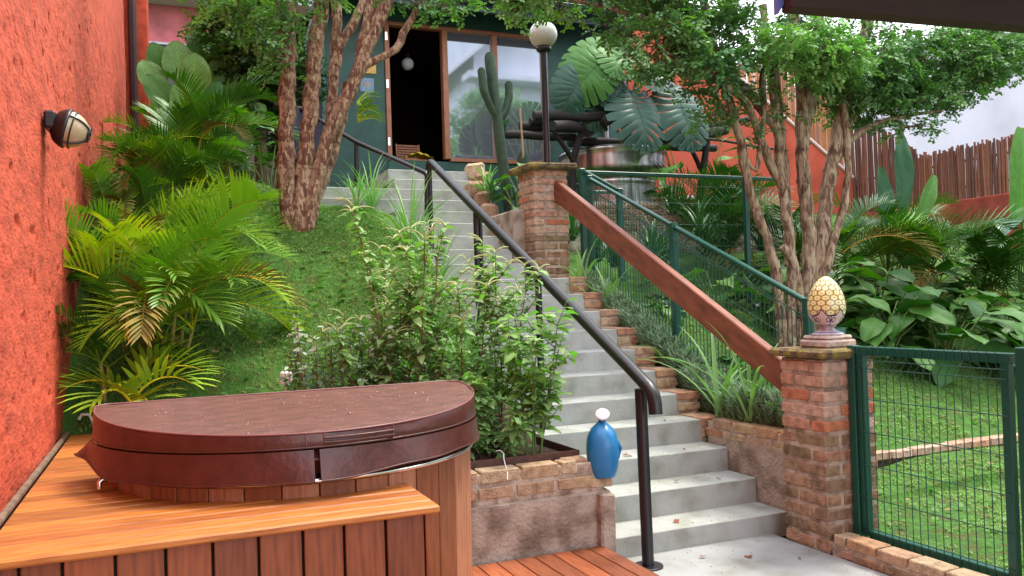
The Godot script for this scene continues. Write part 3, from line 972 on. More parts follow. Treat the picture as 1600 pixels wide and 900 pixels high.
func build_tub() -> void:
	# low deck in front of the planter wall
	var d := thing("low_deck", "low wooden deck of narrow boards at the foot of the planter wall", "deck")
	var x := 0.455
	while x < 2.40:
		var xe := minf(x + 0.113, 2.47)
		var c: float = (x + xe) / 2
		plank(d, "plank", "deck", Vector3(c, 0.082, -4.575), Vector3(c, 0.082, -1.8), Vector3.LEFT, xe - x, 0.026, 0.004)
		x += 0.1195
	for z in [-4.4, -3.4, -2.4]:
		var b := MB.new()
		b.span(Vector3(0.46, 0.0, z), Vector3(2.45, 0.067, z + 0.06), 0.003)
		put("joist", b.mesh(), M.darkwood, d)
	# raised platform around the tub
	var t := thing("tub_platform", "raised varnished wood platform and bench wrapped round the hot tub", "deck")
	var z := -3.028
	var k := 0
	while z > -5.95:
		var w := 0.0965
		var zc := z - w / 2
		var x1 := 0.952
		if k >= 5:
			x1 = TC.x - 0.3
			var dz: float = absf(zc - TC.z)
			if dz < TR: x1 = TC.x - sqrt(TR * TR - dz * dz) + 0.06
			elif zc < TC.z: x1 = 1.3
		plank(t, "board", "board", Vector3(-0.548, 0.835, zc), Vector3(x1, 0.835, zc), Vector3.FORWARD, w - 0.002, 0.03, 0.007)
		z -= w + 0.0065
		k += 1
	var xs := [-0.585, -0.433, -0.311, -0.157, -0.004, 0.145, 0.296, 0.448, 0.595, 0.749, 0.900]
	for j in xs.size() - 1:
		var a: float = xs[j] + 0.006
		var e: float = xs[j + 1] - 0.004
		plank(t, "skirting_board", "stave", Vector3((a + e) / 2, 0.0, -3.075), Vector3((a + e) / 2, 0.817, -3.075), Vector3.RIGHT, e - a, 0.022, 0.003)
	plank(t, "corner_board", "stave", Vector3(0.911, 0.0, -3.075), Vector3(0.911, 0.817, -3.075), Vector3.RIGHT, 0.018, 0.024, 0.002)
	for j in 3:
		plank(t, "skirting_board", "stave", Vector3(0.913, 0.0, -3.16 - 0.14 * j), Vector3(0.913, 0.817, -3.16 - 0.14 * j), Vector3.FORWARD, 0.134, 0.02, 0.003)
	var b := MB.new()
	b.span(Vector3(-0.58, 0.0, -3.10), Vector3(0.90, 0.80, -3.095), 0.0)
	b.span(Vector3(-0.58, 0.74, -5.9), Vector3(-0.2, 0.815, -3.2), 0.0)
	b.span(Vector3(-0.58, 0.0, -5.99), Vector3(1.3, 0.80, -5.92), 0.0)
	put("backing", b.mesh(), M.darkwood, t)
	var tr := thing("wall_trim", "thin weathered moulding along the foot of the red wall", "moulding")
	b = MB.new()
	b.box(Vector3(-0.562, 0.862, -4.3), Vector3(0.028, 0.024, 3.5), 0.006)
	put("moulding", b.mesh(), mat(Color(0.22, 0.16, 0.12), 0.7, "damp", Vector3.ONE * 3.0), tr)
	# the tub itself
	var o := thing("hot_tub", "round hot tub of upright wooden staves with a steel rim", "hot tub", TC)
	var n := 36
	var sc := {}
	for s in n:
		var P: Array = []
		var m := s % 3
		if not sc.has(m):
			var mb := MB.new()
			var half := TAU / n * 0.5 - 0.0030
			var rows: Array = []
			for row in 2:
				var y := 0.0 if row == 0 else 0.925
				var r := TR - 0.012 if row == 0 else TR
				var pts: Array = []
				for q in [[-half, -0.04], [-half, -0.003], [-half + 0.004, 0.0], [0.0, 0.0], [half - 0.004, 0.0], [half, -0.003], [half, -0.04]]:
					pts.append(Vector3(cos(q[0]) * (r + q[1]), y, sin(q[0]) * (r + q[1])))
				rows.append(pts)
			for q in 6:
				var out: Vector3 = (rows[0][q] + rows[0][q + 1]) * 0.5
				if q == 0: out = Vector3(0, 0, -1)
				if q == 5: out = Vector3(0, 0, 1)
				out.y = 0
				mb.poly([rows[0][q], rows[0][q + 1], rows[1][q + 1], rows[1][q]], out)
			mb.poly([rows[1][0], rows[1][3], rows[1][6]], Vector3.UP)
			sc[m] = mb.mesh()
		var wmat: StandardMaterial3D = M["vstave%d" % (rng.randi() % 6)] if M.has("vstave0") else null
		if wmat == null:
			for q in 6:
				var w: StandardMaterial3D = M["stave%d" % q].duplicate()
				w.uv1_scale = Vector3(6.0, 0.5, 6.0)
				w.albedo_color = w.albedo_color.lightened([0.16, 0.02, 0.20, 0.06, 0.12, 0.22][q])
				M["vstave%d" % q] = w
			wmat = M["vstave%d" % (rng.randi() % 6)]
		put("stave", sc[m], wmat, o, Transform3D(Basis(Vector3.UP, TAU * s / n + 0.03), Vector3.ZERO))
	b = MB.new()
	b.lathe([Vector2(TR + 0.003, 0.900), Vector2(TR + 0.016, 0.904), Vector2(TR + 0.019, 0.914), Vector2(TR + 0.016, 0.930), Vector2(TR - 0.05, 0.940), Vector2(TR - 0.055, 0.90)], 64)
	put("steel_rim", b.mesh(), M.chrome, o)
	b = MB.new()
	b.lathe([Vector2(0.001, 0.80), Vector2(TR - 0.042, 0.80)], 48)
	put("water", b.mesh(), mat(Color(0.02, 0.05, 0.05), 0.05), o)
	# half-moon cover folded on itself
	var c := thing("tub_cover", "wet dark red leatherette half moon cover folded over the hot tub", "cover", Vector3(0.60, 0, -4.26))
	var R := 0.89
	var outline: Array = []
	for q in [[-1.0, -0.055, 0.5], [-0.985, -0.085, 0], [-0.955, -0.10, 0]]: outline.append(Vector2(q[0] * R, q[1]))
	for k2 in 9: outline.append(Vector2(lerpf(-0.93, 0.93, k2 / 8.0) * R, -0.105 + 0.004 * sin(k2 * 2.1)))
	for q in [[0.955, -0.10], [0.985, -0.085], [1.0, -0.055]]: outline.append(Vector2(q[0] * R, q[1]))
	for k2 in 49:
		var a := PI * k2 / 48.0
		outline.append(Vector2(cos(a), sin(a)) * R)
	var top := func(p: Vector2) -> float: return 1.183 - 0.075 * maxf(p.y + 0.1, 0.0)
	var prof := [[1.0, 1.052, 0], [1.004, 1.06, 0], [1.006, 1.075, 0], [1.004, -0.03, 1], [1.002, -0.008, 1], [0.994, 0.0, 1], [0.93, 0.003, 1], [0.7, 0.004, 1], [0.4, 0.002, 1], [0.0, 0.0, 1]]
	var P: Array = []
	for e in prof:
		var row: Array = []
		for k2 in outline.size() + 1:
			var p: Vector2 = outline[k2 % outline.size()]
			var qv: Vector2 = p * e[0]
			if e[0] < 0.95: qv = Vector2(p.x * e[0], lerpf(0.35, p.y, e[0]))
			var y: float = e[1] if e[2] == 0 else top.call(qv) + e[1]
			if e[2] == 1 and e[0] > 0.9: y += 0.0025 * sin(k2 * 1.7) * sin(k2 * 0.45)
			row.append(Vector3(qv.x, y, qv.y))
		P.append(row)
	b = MB.new()
	var P1: Array = P.slice(0, 6)
	b.sheet(P1)
	var flip := b.n[40].dot(Vector3(b.v[40].x, 0, b.v[40].z)) < 0
	b = MB.new(); b.sheet(P1, flip)
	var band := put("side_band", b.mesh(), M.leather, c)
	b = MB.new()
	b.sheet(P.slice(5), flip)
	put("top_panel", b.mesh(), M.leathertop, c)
	b = MB.new()
	var path: Array = []
	for k2 in outline.size() + 1:
		var p: Vector2 = outline[k2 % outline.size()] * 0.997
		path.append(Vector3(p.x, top.call(p) + 0.0025, p.y))
	b.tube(path, [0.0042], 6, false)
	put("piping", b.mesh(), M.stripe, c)
	b = MB.new()
	path = []
	for k2 in outline.size() + 1:
		var p: Vector2 = outline[k2 % outline.size()] * 1.003
		path.append(Vector3(p.x, 1.055, p.y))
	b.tube(path, [0.005], 6, false)
	put("piping", b.mesh(), M.leather, band)
	b = MB.new()
	b.lathe([Vector2(0.01, 1.05), Vector2(R * 0.99, 1.05), Vector2(R * 0.985, 0.955), Vector2(0.01, 0.955)], 48, Vector3.ZERO, 0.0, PI)
	b.span(Vector3(-R * 0.98, 0.955, -0.1), Vector3(R * 0.98, 1.049, 0.0), 0.01)
	put("lower_pad", b.mesh(), M.leather, c)
	# strap handle on the band
	b = MB.new()
	for yy in [1.0, 0.0]:
		path = []
		for k2 in 9:
			var a := lerpf(PI * 0.505, PI * 0.40, k2 / 8.0)
			path.append(Vector3(cos(a) * (R + 0.012 + 0.006 * sin(PI * k2 / 8.0)), 1.066 + 0.018 * yy + 0.006, sin(a) * (R + 0.012 + 0.006 * sin(PI * k2 / 8.0))))
		b.tube(path, [0.006], 5)
	put("strap", b.mesh(), M.leather, band)
	for a in [PI * 0.53, PI * 0.505, PI * 0.40]:
		b = MB.new()
		b.tube([Vector3(cos(a) * (R + 0.007), 1.062, sin(a) * (R + 0.007)), Vector3(cos(a) * (R + 0.005), 1.112, sin(a) * (R + 0.005))], [0.0022], 4)
		put("seam", b.mesh(), M.stripe, band)
	# hanging skirt, split at the front
	for seg in [[PI * 1.02, PI * 0.520, 1], [PI * 0.512, -0.02, 2]]:
		P = []
		var nk := 44
		for k2 in nk + 1:
			var f := float(k2) / nk
			var a: float = lerpf(seg[0], seg[1], f)
			var row: Array = []
			for j in 7:
				var h := j / 6.0
				var flare := 0.010 + 0.018 * h + 0.006 * h * sin(k2 * 0.42 + seg[2])
				if seg[2] == 1: flare += 0.055 * h * exp(-f * f * 260.0) + 0.018 * h * exp(-pow(1.0 - f, 2) * 90.0)
				if seg[2] == 2: flare += 0.012 * h * exp(-f * f * 200.0) - 0.010 * h * smoothstep(0.35, 0.8, f)
				var drop := 0.108 if seg[2] == 1 else lerpf(0.122, 0.100, smoothstep(0.05, 0.3, f))
				if seg[2] == 1: drop = lerpf(0.075, 0.122, smoothstep(0.0, 0.35, f))
				drop += 0.0015 * sin(k2 * 0.5)
				row.append(Vector3(cos(a) * (R + flare), 1.046 - drop * h - 0.004 * sin(PI * h), sin(a) * (R + flare)))
			P.append(row)
		b = MB.new()
		b.sheet(P)
		flip = b.n[100].dot(Vector3(b.v[100].x, 0, b.v[100].z)) < 0
		b = MB.new(); b.sheet(P, flip)
		var Q: Array = []
		for row in P:
			var r2: Array = []
			for p in row: r2.append(p - Vector3(p.x, 0, p.z).normalized() * 0.005)
			Q.append(r2)
		b.sheet(Q, not flip)
		var hem: Array = []
		for row in P: hem.append(row[6] + Vector3(0, 0.004, 0))
		b.tube(hem, [0.0042], 5)
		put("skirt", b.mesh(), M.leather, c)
	# rain beads on the cover
	var drop := MB.new()
	drop.lathe([Vector2(1.0, 0.0), Vector2(0.8, 0.32), Vector2(0.45, 0.5), Vector2(0.001, 0.55)], 7)
	var list: Array = []
	for k2 in 420:
		var a := rr(0, PI)
		var r := sqrt(rr(0, 1)) * R * 0.96
		var p := Vector2(cos(a) * r, sin(a) * r)
		var s := rr(0.0012, 0.0034) * (1.0 if rng.randf() < 0.9 else 1.8)
		list.append(Transform3D(Basis(Vector3.UP, rr(0, 6)).scaled(Vector3(s * rr(1, 2.2), s, s)), Vector3(p.x, top.call(p) + 0.0035, p.y) + c.position))
	var wd := multi("rain_drops", drop.mesh(), mat(Color(0.12, 0.04, 0.035), 0.12), list, [])
	tag(wd, "beads of rain lying on top of the tub cover", "water drops", "", "stuff")
	# tap beside the tub
	var f2 := thing("drain_tap", "small chrome tap on the platform beside the hot tub", "tap", Vector3(-0.245, 0.85, -4.0))
	b = MB.new()
	b.tube([Vector3(0.06, 0.05, 0), Vector3(0.0, 0.052, 0), Vector3(-0.012, 0.04, 0.005), Vector3(-0.012, 0.012, 0.005)], [0.012, 0.013, 0.012, 0.010], 8)
	put("spout", b.mesh(), M.chrome, f2)
	b = MB.new()
	b.tube([Vector3(0, 0.055, 0), Vector3(0, 0.078, 0)], [0.008], 6)
	b.box(Vector3(0, 0.08, 0), Vector3(0.05, 0.008, 0.012), 0.003)
	put("handle", b.mesh(), M.chrome, f2)
	b = MB.new()
	b.box(Vector3(0.09, 0.045, -0.01), Vector3(0.05, 0.09, 0.07), 0.006)
	put("bracket", b.mesh(), mat(Color(0.25, 0.22, 0.2), 0.7), f2)

# ---------------------------------------------------------------- planter wall left of the steps
func build_planter() -> void:
	var t := thing("planter_wall", "rendered planter wall with two courses of brick on top, behind the tub", "wall")
	var b := MB.new()
	b.box(Vector3(1.86, 0.19, -4.66), Vector3(1.40, 0.46, 0.11), 0.012, Basis.IDENTITY, 0.006, rng)
	b.box(Vector3(2.50, 0.19, -4.63), Vector3(0.10, 0.45, 0.18), 0.012, Basis.IDENTITY, 0.006, rng)
	put("render", b.mesh(), M.plaster, t)
	b = MB.new()
	b.span(Vector3(1.17, 0.40, -4.71), Vector3(2.515, 0.602, -4.612), 0.006)
	put("mortar", b.mesh(), M.mortar, t)
	var x := 1.20
	for L in [0.22, 0.235, 0.245, 0.235, 0.1]:
		if x + L > 2.37: break
		brick(t, Vector3(x + L / 2, 0.585, -4.66), Vector3(L, 0.075, 0.112), "edgebrick")
		x += L + 0.022
	x = 1.16
	for L in [0.24, 0.235, 0.22, 0.245, 0.235]:
		brick(t, Vector3(x + L / 2, 0.488, -4.66), Vector3(L, 0.065, 0.112), "edgebrick")
		x += L + 0.024
	brick(t, Vector3(2.495, 0.471, -4.66), Vector3(0.15, 0.055, 0.112), "edgebrick")
	brick(t, Vector3(2.34, 0.60, -4.68), Vector3(0.15, 0.055, 0.10), "edgebrick")
	b = MB.new()
	b.span(Vector3(1.1, 0.5, -4.742), Vector3(2.415, 0.662, -4.736), 0.001)
	b.span(Vector3(2.409, 0.5, -5.4), Vector3(2.415, 0.66, -4.743), 0.001)
	put("steel_edging", b.mesh(), M.rust, t)
	var P: Array = []
	var fz := noise(9.0, 3, 3, 71)
	for zi in 26:
		var row: Array = []
		for xi in 60:
			var x2 := 0.95 + 1.455 * xi / 59.0
			var z2 := -4.747 - 1.1 * zi / 25.0
			row.append(Vector3(x2, ground(x2, z2) + 0.03 + 0.018 * fz.get_noise_2d(x2, z2), z2))
		P.append(row)
	b = MB.new()
	b.sheet(P)
	if b.n[0].y < 0:
		b = MB.new(); b.sheet(P, true)
	struct("soil", b.mesh(), M.soil)
	# wall under the lavender on the right of the steps
	t = thing("side_wall", "short brick topped wall between the lavender and the lowest steps", "wall")
	b = MB.new()
	b.box(Vector3(3.955, 0.22, -4.93), Vector3(0.12, 0.64, 1.05), 0.008, Basis.IDENTITY, 0.006, rng)
	put("render", b.mesh(), M.plaster, t)
	b = MB.new()
	b.span(Vector3(3.90, 0.5, -5.45), Vector3(4.01, 0.64, -4.42), 0.004)
	put("mortar", b.mesh(), M.mortar, t)
	var z := -4.42
	for L in [0.2, 0.235, 0.24, 0.22]:
		brick(t, Vector3(3.955, 0.628, z - L / 2), Vector3(0.118, 0.07, L), "edgebrick")
		brick(t, Vector3(3.955, 0.552, z - L / 2 - 0.1), Vector3(0.116, 0.055, L), "edgebrick")
		z -= L + 0.022
	# stepped brick edging up the right of the stairs
	t = thing("brick_edging", "stepped brick edging climbing along the right side of the stairs", "brick edging")
	for k in range(4, 12):
		var y := 0.13 + 0.171 * (k - 1)
		var zz := -4.56 - 0.316 * (k - 1) + 0.02
		b = MB.new()
		b.span(Vector3(3.885, y - 0.2, zz - 0.36), Vector3(4.075, y + 0.005, zz - 0.012), 0.004)
		put("mortar", b.mesh(), M.mortar, t)
		brick(t, Vector3(3.985, y - 0.022, zz - 0.055), Vector3(0.215, 0.062, 0.11), "edgebrick")
		if k % 2:
			brick(t, Vector3(3.985, y - 0.108, zz - 0.055), Vector3(0.21, 0.066, 0.11), "edgebrick")
		else:
			brick(t, Vector3(3.945, y - 0.108, zz - 0.055), Vector3(0.125, 0.066, 0.11), "edgebrick")
			brick(t, Vector3(4.055, y - 0.108, zz - 0.055), Vector3(0.075, 0.066, 0.11), "edgebrick")
		brick(t, Vector3(3.985, y - 0.020, zz - 0.235), Vector3(0.20, 0.062, 0.22), "edgebrick")
	# rough stones by the upper flight
	for k in 7:
		var kk := 14 + k
		var y := 0.13 + 0.171 * (kk - 1)
		var zz := -4.56 - 0.316 * (kk - 1)
		var s := thing("edge_stone", ["rounded brown stone at the foot of the cactus bed beside the upper steps", "brown stone second up beside the upper steps", "blocky stone third up beside the upper steps", "large round stone fourth up beside the upper steps", "mossy stone fifth up beside the upper steps", "tan stone next to the top of the upper steps", "pale squared stone at the very top of the upper steps"][k], "stone", Vector3(3.60 + 0.035 * k + (0.16 if k > 4 else 0.0), y + 0.0, zz - 0.1), "stones beside the upper steps")
		b = MB.new()
		b.box(Vector3.ZERO, Vector3(rr(0.2, 0.26), rr(0.20, 0.25), rr(0.26, 0.32)), 0.04, Basis.from_euler(Vector3(rr(-0.1, 0.1), rr(-0.3, 0.3), rr(-0.1, 0.1))), 0.022, rng)
		put("stone", b.mesh(), M.edgebrick5 if k == 6 else (M.stone if k % 2 else M.edgebrick4), s)
	var blk := thing("stub_wall", "low rendered stub wall between the middle brick pillar and the steps", "wall")
	b = MB.new()
	b.box(Vector3(3.60, 2.2, -8.75), Vector3(0.16, 0.80, 0.9), 0.015, Basis.IDENTITY, 0.01, rng)
	put("render", b.mesh(), M.plaster, blk)
	blk = thing("landing_pier", "short brick pier at the left end of the side landing by the trunks", "pier", Vector3(1.50, 2.70, -10.2))
	brick_pillar(blk, 0.26, 0.26, 6, 0.082, 3)

# ---------------------------------------------------------------- brick pillars
func slab(t: Node3D, ctr: Vector3, size: Vector3) -> void:
	var P: Array = []
	var f := noise(2.0, 3, 2, 51)
	var b := MB.new()
	b.box(ctr, size, 0.016, Basis.IDENTITY, 0.012, rng)
	put("cap_stone", b.mesh(), M.cap, t)

func build_pillars() -> void:
	var t := thing("gate_pillar", "brick pillar with mossy cap beside the green gate", "pillar", Vector3(3.735, 0.0, -4.02))
	brick_pillar(t, 0.42, 0.385, 13, 0.0915, 8)
	slab(t, Vector3(0.205, 1.222, -0.19), Vector3(0.50, 0.068, 0.50))
	# egg finial
	var e := thing("egg_finial", "yellow honeycomb painted ceramic egg on a stepped plinth", "finial", Vector3(3.955, 1.256, -4.2))
	var b := MB.new()
	b.box(Vector3(0, 0.022, 0), Vector3(0.25, 0.05, 0.25), 0.012)
	b.box(Vector3(0, 0.06, 0), Vector3(0.22, 0.03, 0.22), 0.012)
	put("plinth", b.mesh(), world(mat(Color(0.60, 0.53, 0.50), 0.8, "damp", Vector3.ONE * 3.0)), e)
	b = MB.new()
	b.lathe([Vector2(0.001, 0.074), Vector2(0.10, 0.075), Vector2(0.102, 0.083), Vector2(0.075, 0.097), Vector2(0.050, 0.108), Vector2(0.042, 0.117), Vector2(0.044, 0.126), Vector2(0.054, 0.130), Vector2(0.055, 0.136), Vector2(0.001, 0.138)], 28)
	put("foot", b.mesh(), mat(Color(0.60, 0.52, 0.56), 0.35, "mott", Vector3.ONE * 6.0), e)
	b = MB.new()
	b.lathe([Vector2(0.085, 0.088), Vector2(0.088, 0.092), Vector2(0.080, 0.0965)], 28)
	put("blue_band", b.mesh(), mat(Color(0.16, 0.14, 0.34), 0.35), e)
	var prof: Array = []
	for k in 25:
		var s := k / 24.0
		var hgt := (1.0 - cos(PI * s)) / 2.0
		var r := 0.0006
		if hgt < 0.37: r = 0.119 * pow(maxf(1.0 - pow((hgt - 0.37) / 0.37, 2), 0.00003), 0.5)
		else: r = 0.119 * pow(maxf(1.0 - pow((hgt - 0.37) / 0.63, 2), 0.00003), 0.62)
		prof.append(Vector2(r, 0.125 + 0.33 * hgt))
	b = MB.new()
	b.lathe(prof, 40)
	# texture v follows height
	for k in b.v.size(): b.t[k].y = 1.0 - (b.v[k].y - 0.125) / 0.33
	var em := StandardMaterial3D.new()
	em.albedo_texture = tex.egg
	em.albedo_color = Color(0.93, 0.93, 0.93)
	em.roughness = 0.18
	em.heightmap_enabled = true
	em.heightmap_texture = tex.egg
	em.heightmap_scale = 0.25
	em.clearcoat_enabled = true
	em.clearcoat = 0.6
	em.clearcoat_roughness = 0.08
	put("egg", b.mesh(), em, e, Transform3D(Basis(Vector3.UP, 0.55), Vector3.ZERO))
	# pillar halfway up, carrying the lamp
	t = thing("lamp_pillar", "brick pillar with wavy capstone halfway up the stairs, carrying the lamp post", "pillar", Vector3(3.655, 1.80, -8.04))
	brick_pillar(t, 0.405, 0.41, 14, 0.0865, 6)
	slab(t, Vector3(0.20, 1.245, -0.2), Vector3(0.58, 0.062, 0.58))
	var l := thing("lamp_post", "black lamp post with off-white globe on the middle brick pillar", "lamp post", Vector3(3.94, 3.05, -8.28))
	b = MB.new()
	b.tube([Vector3(0, 0, 0), Vector3(0, 1.32, 0)], [0.036, 0.034], 12)
	b.lathe([Vector2(0.001, 1.30), Vector2(0.07, 1.30), Vector2(0.085, 1.32), Vector2(0.085, 1.345), Vector2(0.001, 1.35)], 18)
	b.lathe([Vector2(0.07, 0.0), Vector2(0.07, 0.015), Vector2(0.036, 0.02)], 18)
	put("pole", b.mesh(), M.black, l)
	b = MB.new()
	var gp: Array = []
	for k in 19:
		var a := -PI * 0.37 + (PI * 0.87) * k / 18.0
		gp.append(Vector2(maxf(cos(a) * 0.155, 0.0005), 1.485 + sin(a) * 0.150))
	b.lathe(gp, 28)
	put("globe", b.mesh(), mat(Color(0.62, 0.60, 0.52), 0.35, "fine", Vector3.ONE), l)
	# diagonal beam between the pillars
	t = thing("stair_beam", "broad red-brown timber beam running down between the two brick pillars", "beam")
	b = MB.new()
	var A := Vector3(3.93, 2.79, -8.04)
	var B := Vector3(3.93, 0.955, -4.41)
	var x := (B - A).normalized()
	var y := Vector3(1, 0, 0).cross(x)
	if y.y < 0: y = -y
	b.box(Vector3.ZERO, Vector3(A.distance_to(B) + 0.03, 0.205, 0.075), 0.008)
	put("timber", b.mesh(), M.beam, t, Transform3D(Basis(x, y, x.cross(y)), (A + B) / 2))

# ---------------------------------------------------------------- rails
func build_rails() -> void:
	var t := thing("handrail", "black round tube handrail down the middle of the long stairs", "handrail")
	var X := 2.649
	var b := MB.new()
	b.tube([Vector3(X, 0.0, -4.345), Vector3(X, 1.06, -4.365)], [0.036], 14)
	var pst := put("post", b.mesh(), M.black, t)
	b = MB.new()
	b.lathe([Vector2(0.001, 0.012), Vector2(0.088, 0.012), Vector2(0.09, 0.008), Vector2(0.09, 0.0)], 24, Vector3(X, 0, -4.345))
	put("flange", b.mesh(), M.black, pst)
	b = MB.new()
	var p: Array = [Vector3(X, 0.925, -4.205), Vector3(X, 0.985, -4.21), Vector3(X, 1.035, -4.225), Vector3(X, 1.075, -4.27), Vector3(X, 1.105, -4.33)]
	p.append(Vector3(X, 1.18, -4.478))
	for k in 6: p.append(Vector3(X, lerpf(1.18, 3.09, (k + 1) / 6.0), lerpf(-4.478, -8.38, (k + 1) / 6.0)))
	p.append(Vector3(X, 3.10, -8.42)); p.append(Vector3(X, 3.085, -8.455)); p.append(Vector3(X, 3.03, -8.47))
	b.tube(p, [0.041], 14)
	put("rail", b.mesh(), M.black, t)
	for z in [-5.75, -7.05, -8.40]:
		var y: float = 1.18 + (z + 4.478) * (3.09 - 1.18) / (-8.38 + 4.478)
		b = MB.new()
		b.tube([Vector3(X - 0.02, nosing(z) - 0.2, z), Vector3(X - 0.02, y - 0.02, z)], [0.026], 10)
		if z < -7.0 and z > -8.0: b.tube([Vector3(X + 0.03, nosing(z) - 0.2, z - 0.03), Vector3(X + 0.03, y - 0.02, z - 0.03)], [0.02], 10)
		put("post", b.mesh(), M.black, t)
	t = thing("upper_handrail", "second black handrail turning left past the door at the top", "handrail")
	b = MB.new()
	b.tube([Vector3(2.86, 2.55, -9.3), Vector3(2.88, 3.10, -9.3), Vector3(2.86, 3.14, -9.31), Vector3(2.31, 3.68, -10.4), Vector3(2.0, 4.03, -10.95), Vector3(1.74, 4.2, -11.0), Vector3(1.45, 4.30, -11.3)], [0.030], 10)
	put("rail", b.mesh(), M.black, t)
	b = MB.new()
	b.tube([Vector3(2.29, 2.95, -10.4), Vector3(2.31, 3.66, -10.4)], [0.028], 10)
	put("post", b.mesh(), M.black, t)

# ---------------------------------------------------------------- gate and fences
func build_fences() -> void:
	var X := 3.955
	var t := thing("garden_gate", "green wire mesh garden gate beside the egg topped pillar", "gate")
	var b := MB.new()
	b.span(Vector3(X - 0.03, 0.09, -4.012), Vector3(X + 0.03, 1.272, -3.958), 0.004)
	put("hinge_post", b.mesh(), M.gatepaint, t)
	b = MB.new()
	b.span(Vector3(X - 0.02, 0.115, -3.948), Vector3(X + 0.02, 1.258, -3.895), 0.004)
	b.span(Vector3(X - 0.02, 0.115, -2.99), Vector3(X + 0.02, 1.258, -2.94), 0.004)
	b.span(Vector3(X - 0.022, 1.215, -3.95), Vector3(X + 0.022, 1.268, -2.93), 0.004)
	b.span(Vector3(X - 0.022, 0.10, -3.894), Vector3(X + 0.022, 0.15, -2.991), 0.004)
	put("frame", b.mesh(), M.gatepaint, t)
	b = MB.new()
	b.span(Vector3(X - 0.03, 0.0, -2.90), Vector3(X + 0.03, 1.3, -2.84), 0.004)
	put("latch_post", b.mesh(), M.gatepaint, t)
	var wire := MB.new()
	var x0 := X - 0.026
	wire.tube([Vector3(x0, 1.27, 0), Vector3(x0, 1.205, 0), Vector3(x0 + 0.035, 1.17, 0), Vector3(x0, 1.135, 0), Vector3(x0, 0.60, 0), Vector3(x0, 0.10, 0)], [0.0028], 5)
	var wm := wire.mesh()
	for k in 19:
		put("upright_wire", wm, M.gatepaint, t, Transform3D(Basis.IDENTITY, Vector3(0, 0, -3.915 + 0.0505 * k)))
	for y in [1.185, 1.135, 0.95, 0.75, 0.55, 0.355, 0.17]:
		b = MB.new()
		b.tube([Vector3(x0 - 0.004, y, -3.945), Vector3(x0 - 0.004, y, -2.95)], [0.0032], 5)
		put("cross_wire", b.mesh(), M.gatepaint, t)
	# brick kerb below the gate
	var kb := thing("brick_kerb", "low brick kerb running under the green gate", "kerb")
	b = MB.new()
	b.span(Vector3(3.756, -0.02, -4.02), Vector3(3.87, 0.074, -1.2), 0.004)
	put("mortar", b.mesh(), M.mortar, kb)
	var z := -4.0
	for k in 11:
		var L := rr(0.195, 0.24) if k else 0.09
		brick(kb, Vector3(3.815, 0.098, z + L / 2), Vector3(0.13, 0.062, L), "edgebrick")
		brick(kb, Vector3(3.81, 0.024, z + L / 2 + 0.06), Vector3(0.122, 0.05, L), "oldbrick")
		z += L + 0.016
	# edging step in the lawn
	kb = thing("lawn_edging", "line of pale bricks edging the step in the lawn behind the gate", "edging")
	b = MB.new()
	b.span(Vector3(4.4, 0.0, -5.30), Vector3(9.5, 0.225, -5.19), 0.004)
	put("mortar", b.mesh(), M.soil, kb)
	var x := 4.4
	while x < 9.4:
		var L := rr(0.2, 0.24)
		brick(kb, Vector3(x + L / 2, 0.25, -5.245), Vector3(L, 0.06, 0.12), "brick")
		x += L + 0.014
	# wire fence up the slope behind the beam
	t = thing("slope_fence", "green wire fence climbing the slope behind the timber beam", "fence")
	X = 4.3
	var top := func(zz: float) -> float: return 1.54 + (zz + 4.75) * (2.93 - 1.54) / (-8.02 + 4.75)
	for zz in [-4.75, -6.42, -8.0]:
		b = MB.new()
		var y: float = top.call(zz)
		b.span(Vector3(X - 0.03, y - 1.75, zz - 0.03), Vector3(X + 0.03, y + 0.03, zz + 0.03), 0.004)
		put("post", b.mesh(), M.gatepaint, t)
	for seg in [[-4.72, -6.39], [-6.45, -7.97]]:
		b = MB.new()
		b.tube([Vector3(X, top.call(seg[0]), seg[0]), Vector3(X, top.call(seg[1]), seg[1])], [0.024], 4)
		put("top_rail", b.mesh(), M.gatepaint, t)
		b = MB.new()
		var zz: float = seg[0]
		while zz > seg[1]:
			var y: float = top.call(zz)
			b.tube([Vector3(X, y, zz), Vector3(X, y - 0.05, zz), Vector3(X - 0.05, y - 0.09, zz), Vector3(X, y - 0.13, zz), Vector3(X, y - 1.25, zz)], [0.0046], 4, false)
			zz -= 0.05
		for dy in [0.09, 0.14, 0.35, 0.55, 0.75, 0.95, 1.15]:
			b.tube([Vector3(X - (0.05 if dy == 0.09 else 0.004), top.call(seg[0]) - dy, seg[0]), Vector3(X - (0.05 if dy == 0.09 else 0.004), top.call(seg[1]) - dy, seg[1])], [0.0028], 4, false)
		var o := put("wire_mesh", b.mesh(), M.gatepaint, t)
		o.set_meta("kind", "stuff")
	b = MB.new()
	b.poly([Vector3(4.21, 1.20, -4.44), Vector3(4.35, 1.20, -4.44), Vector3(4.37, 1.36, -4.47), Vector3(4.23, 1.36, -4.47)], Vector3.BACK)
	b.span(Vector3(4.21, 0.1, -4.50), Vector3(4.35, 1.2, -4.45), 0.004)
	put("end_plate", b.mesh(), M.gatepaint, t)
	t = thing("back_fence", "green wire fence crossing the garden in front of the steel tank", "fence")
	var zb := -8.22
	for xx in [4.33, 6.55]:
		b = MB.new()
		b.span(Vector3(xx - 0.03, 1.2, zb - 0.03), Vector3(xx + 0.03, 3.06, zb + 0.03), 0.004)
		put("post", b.mesh(), M.gatepaint, t)
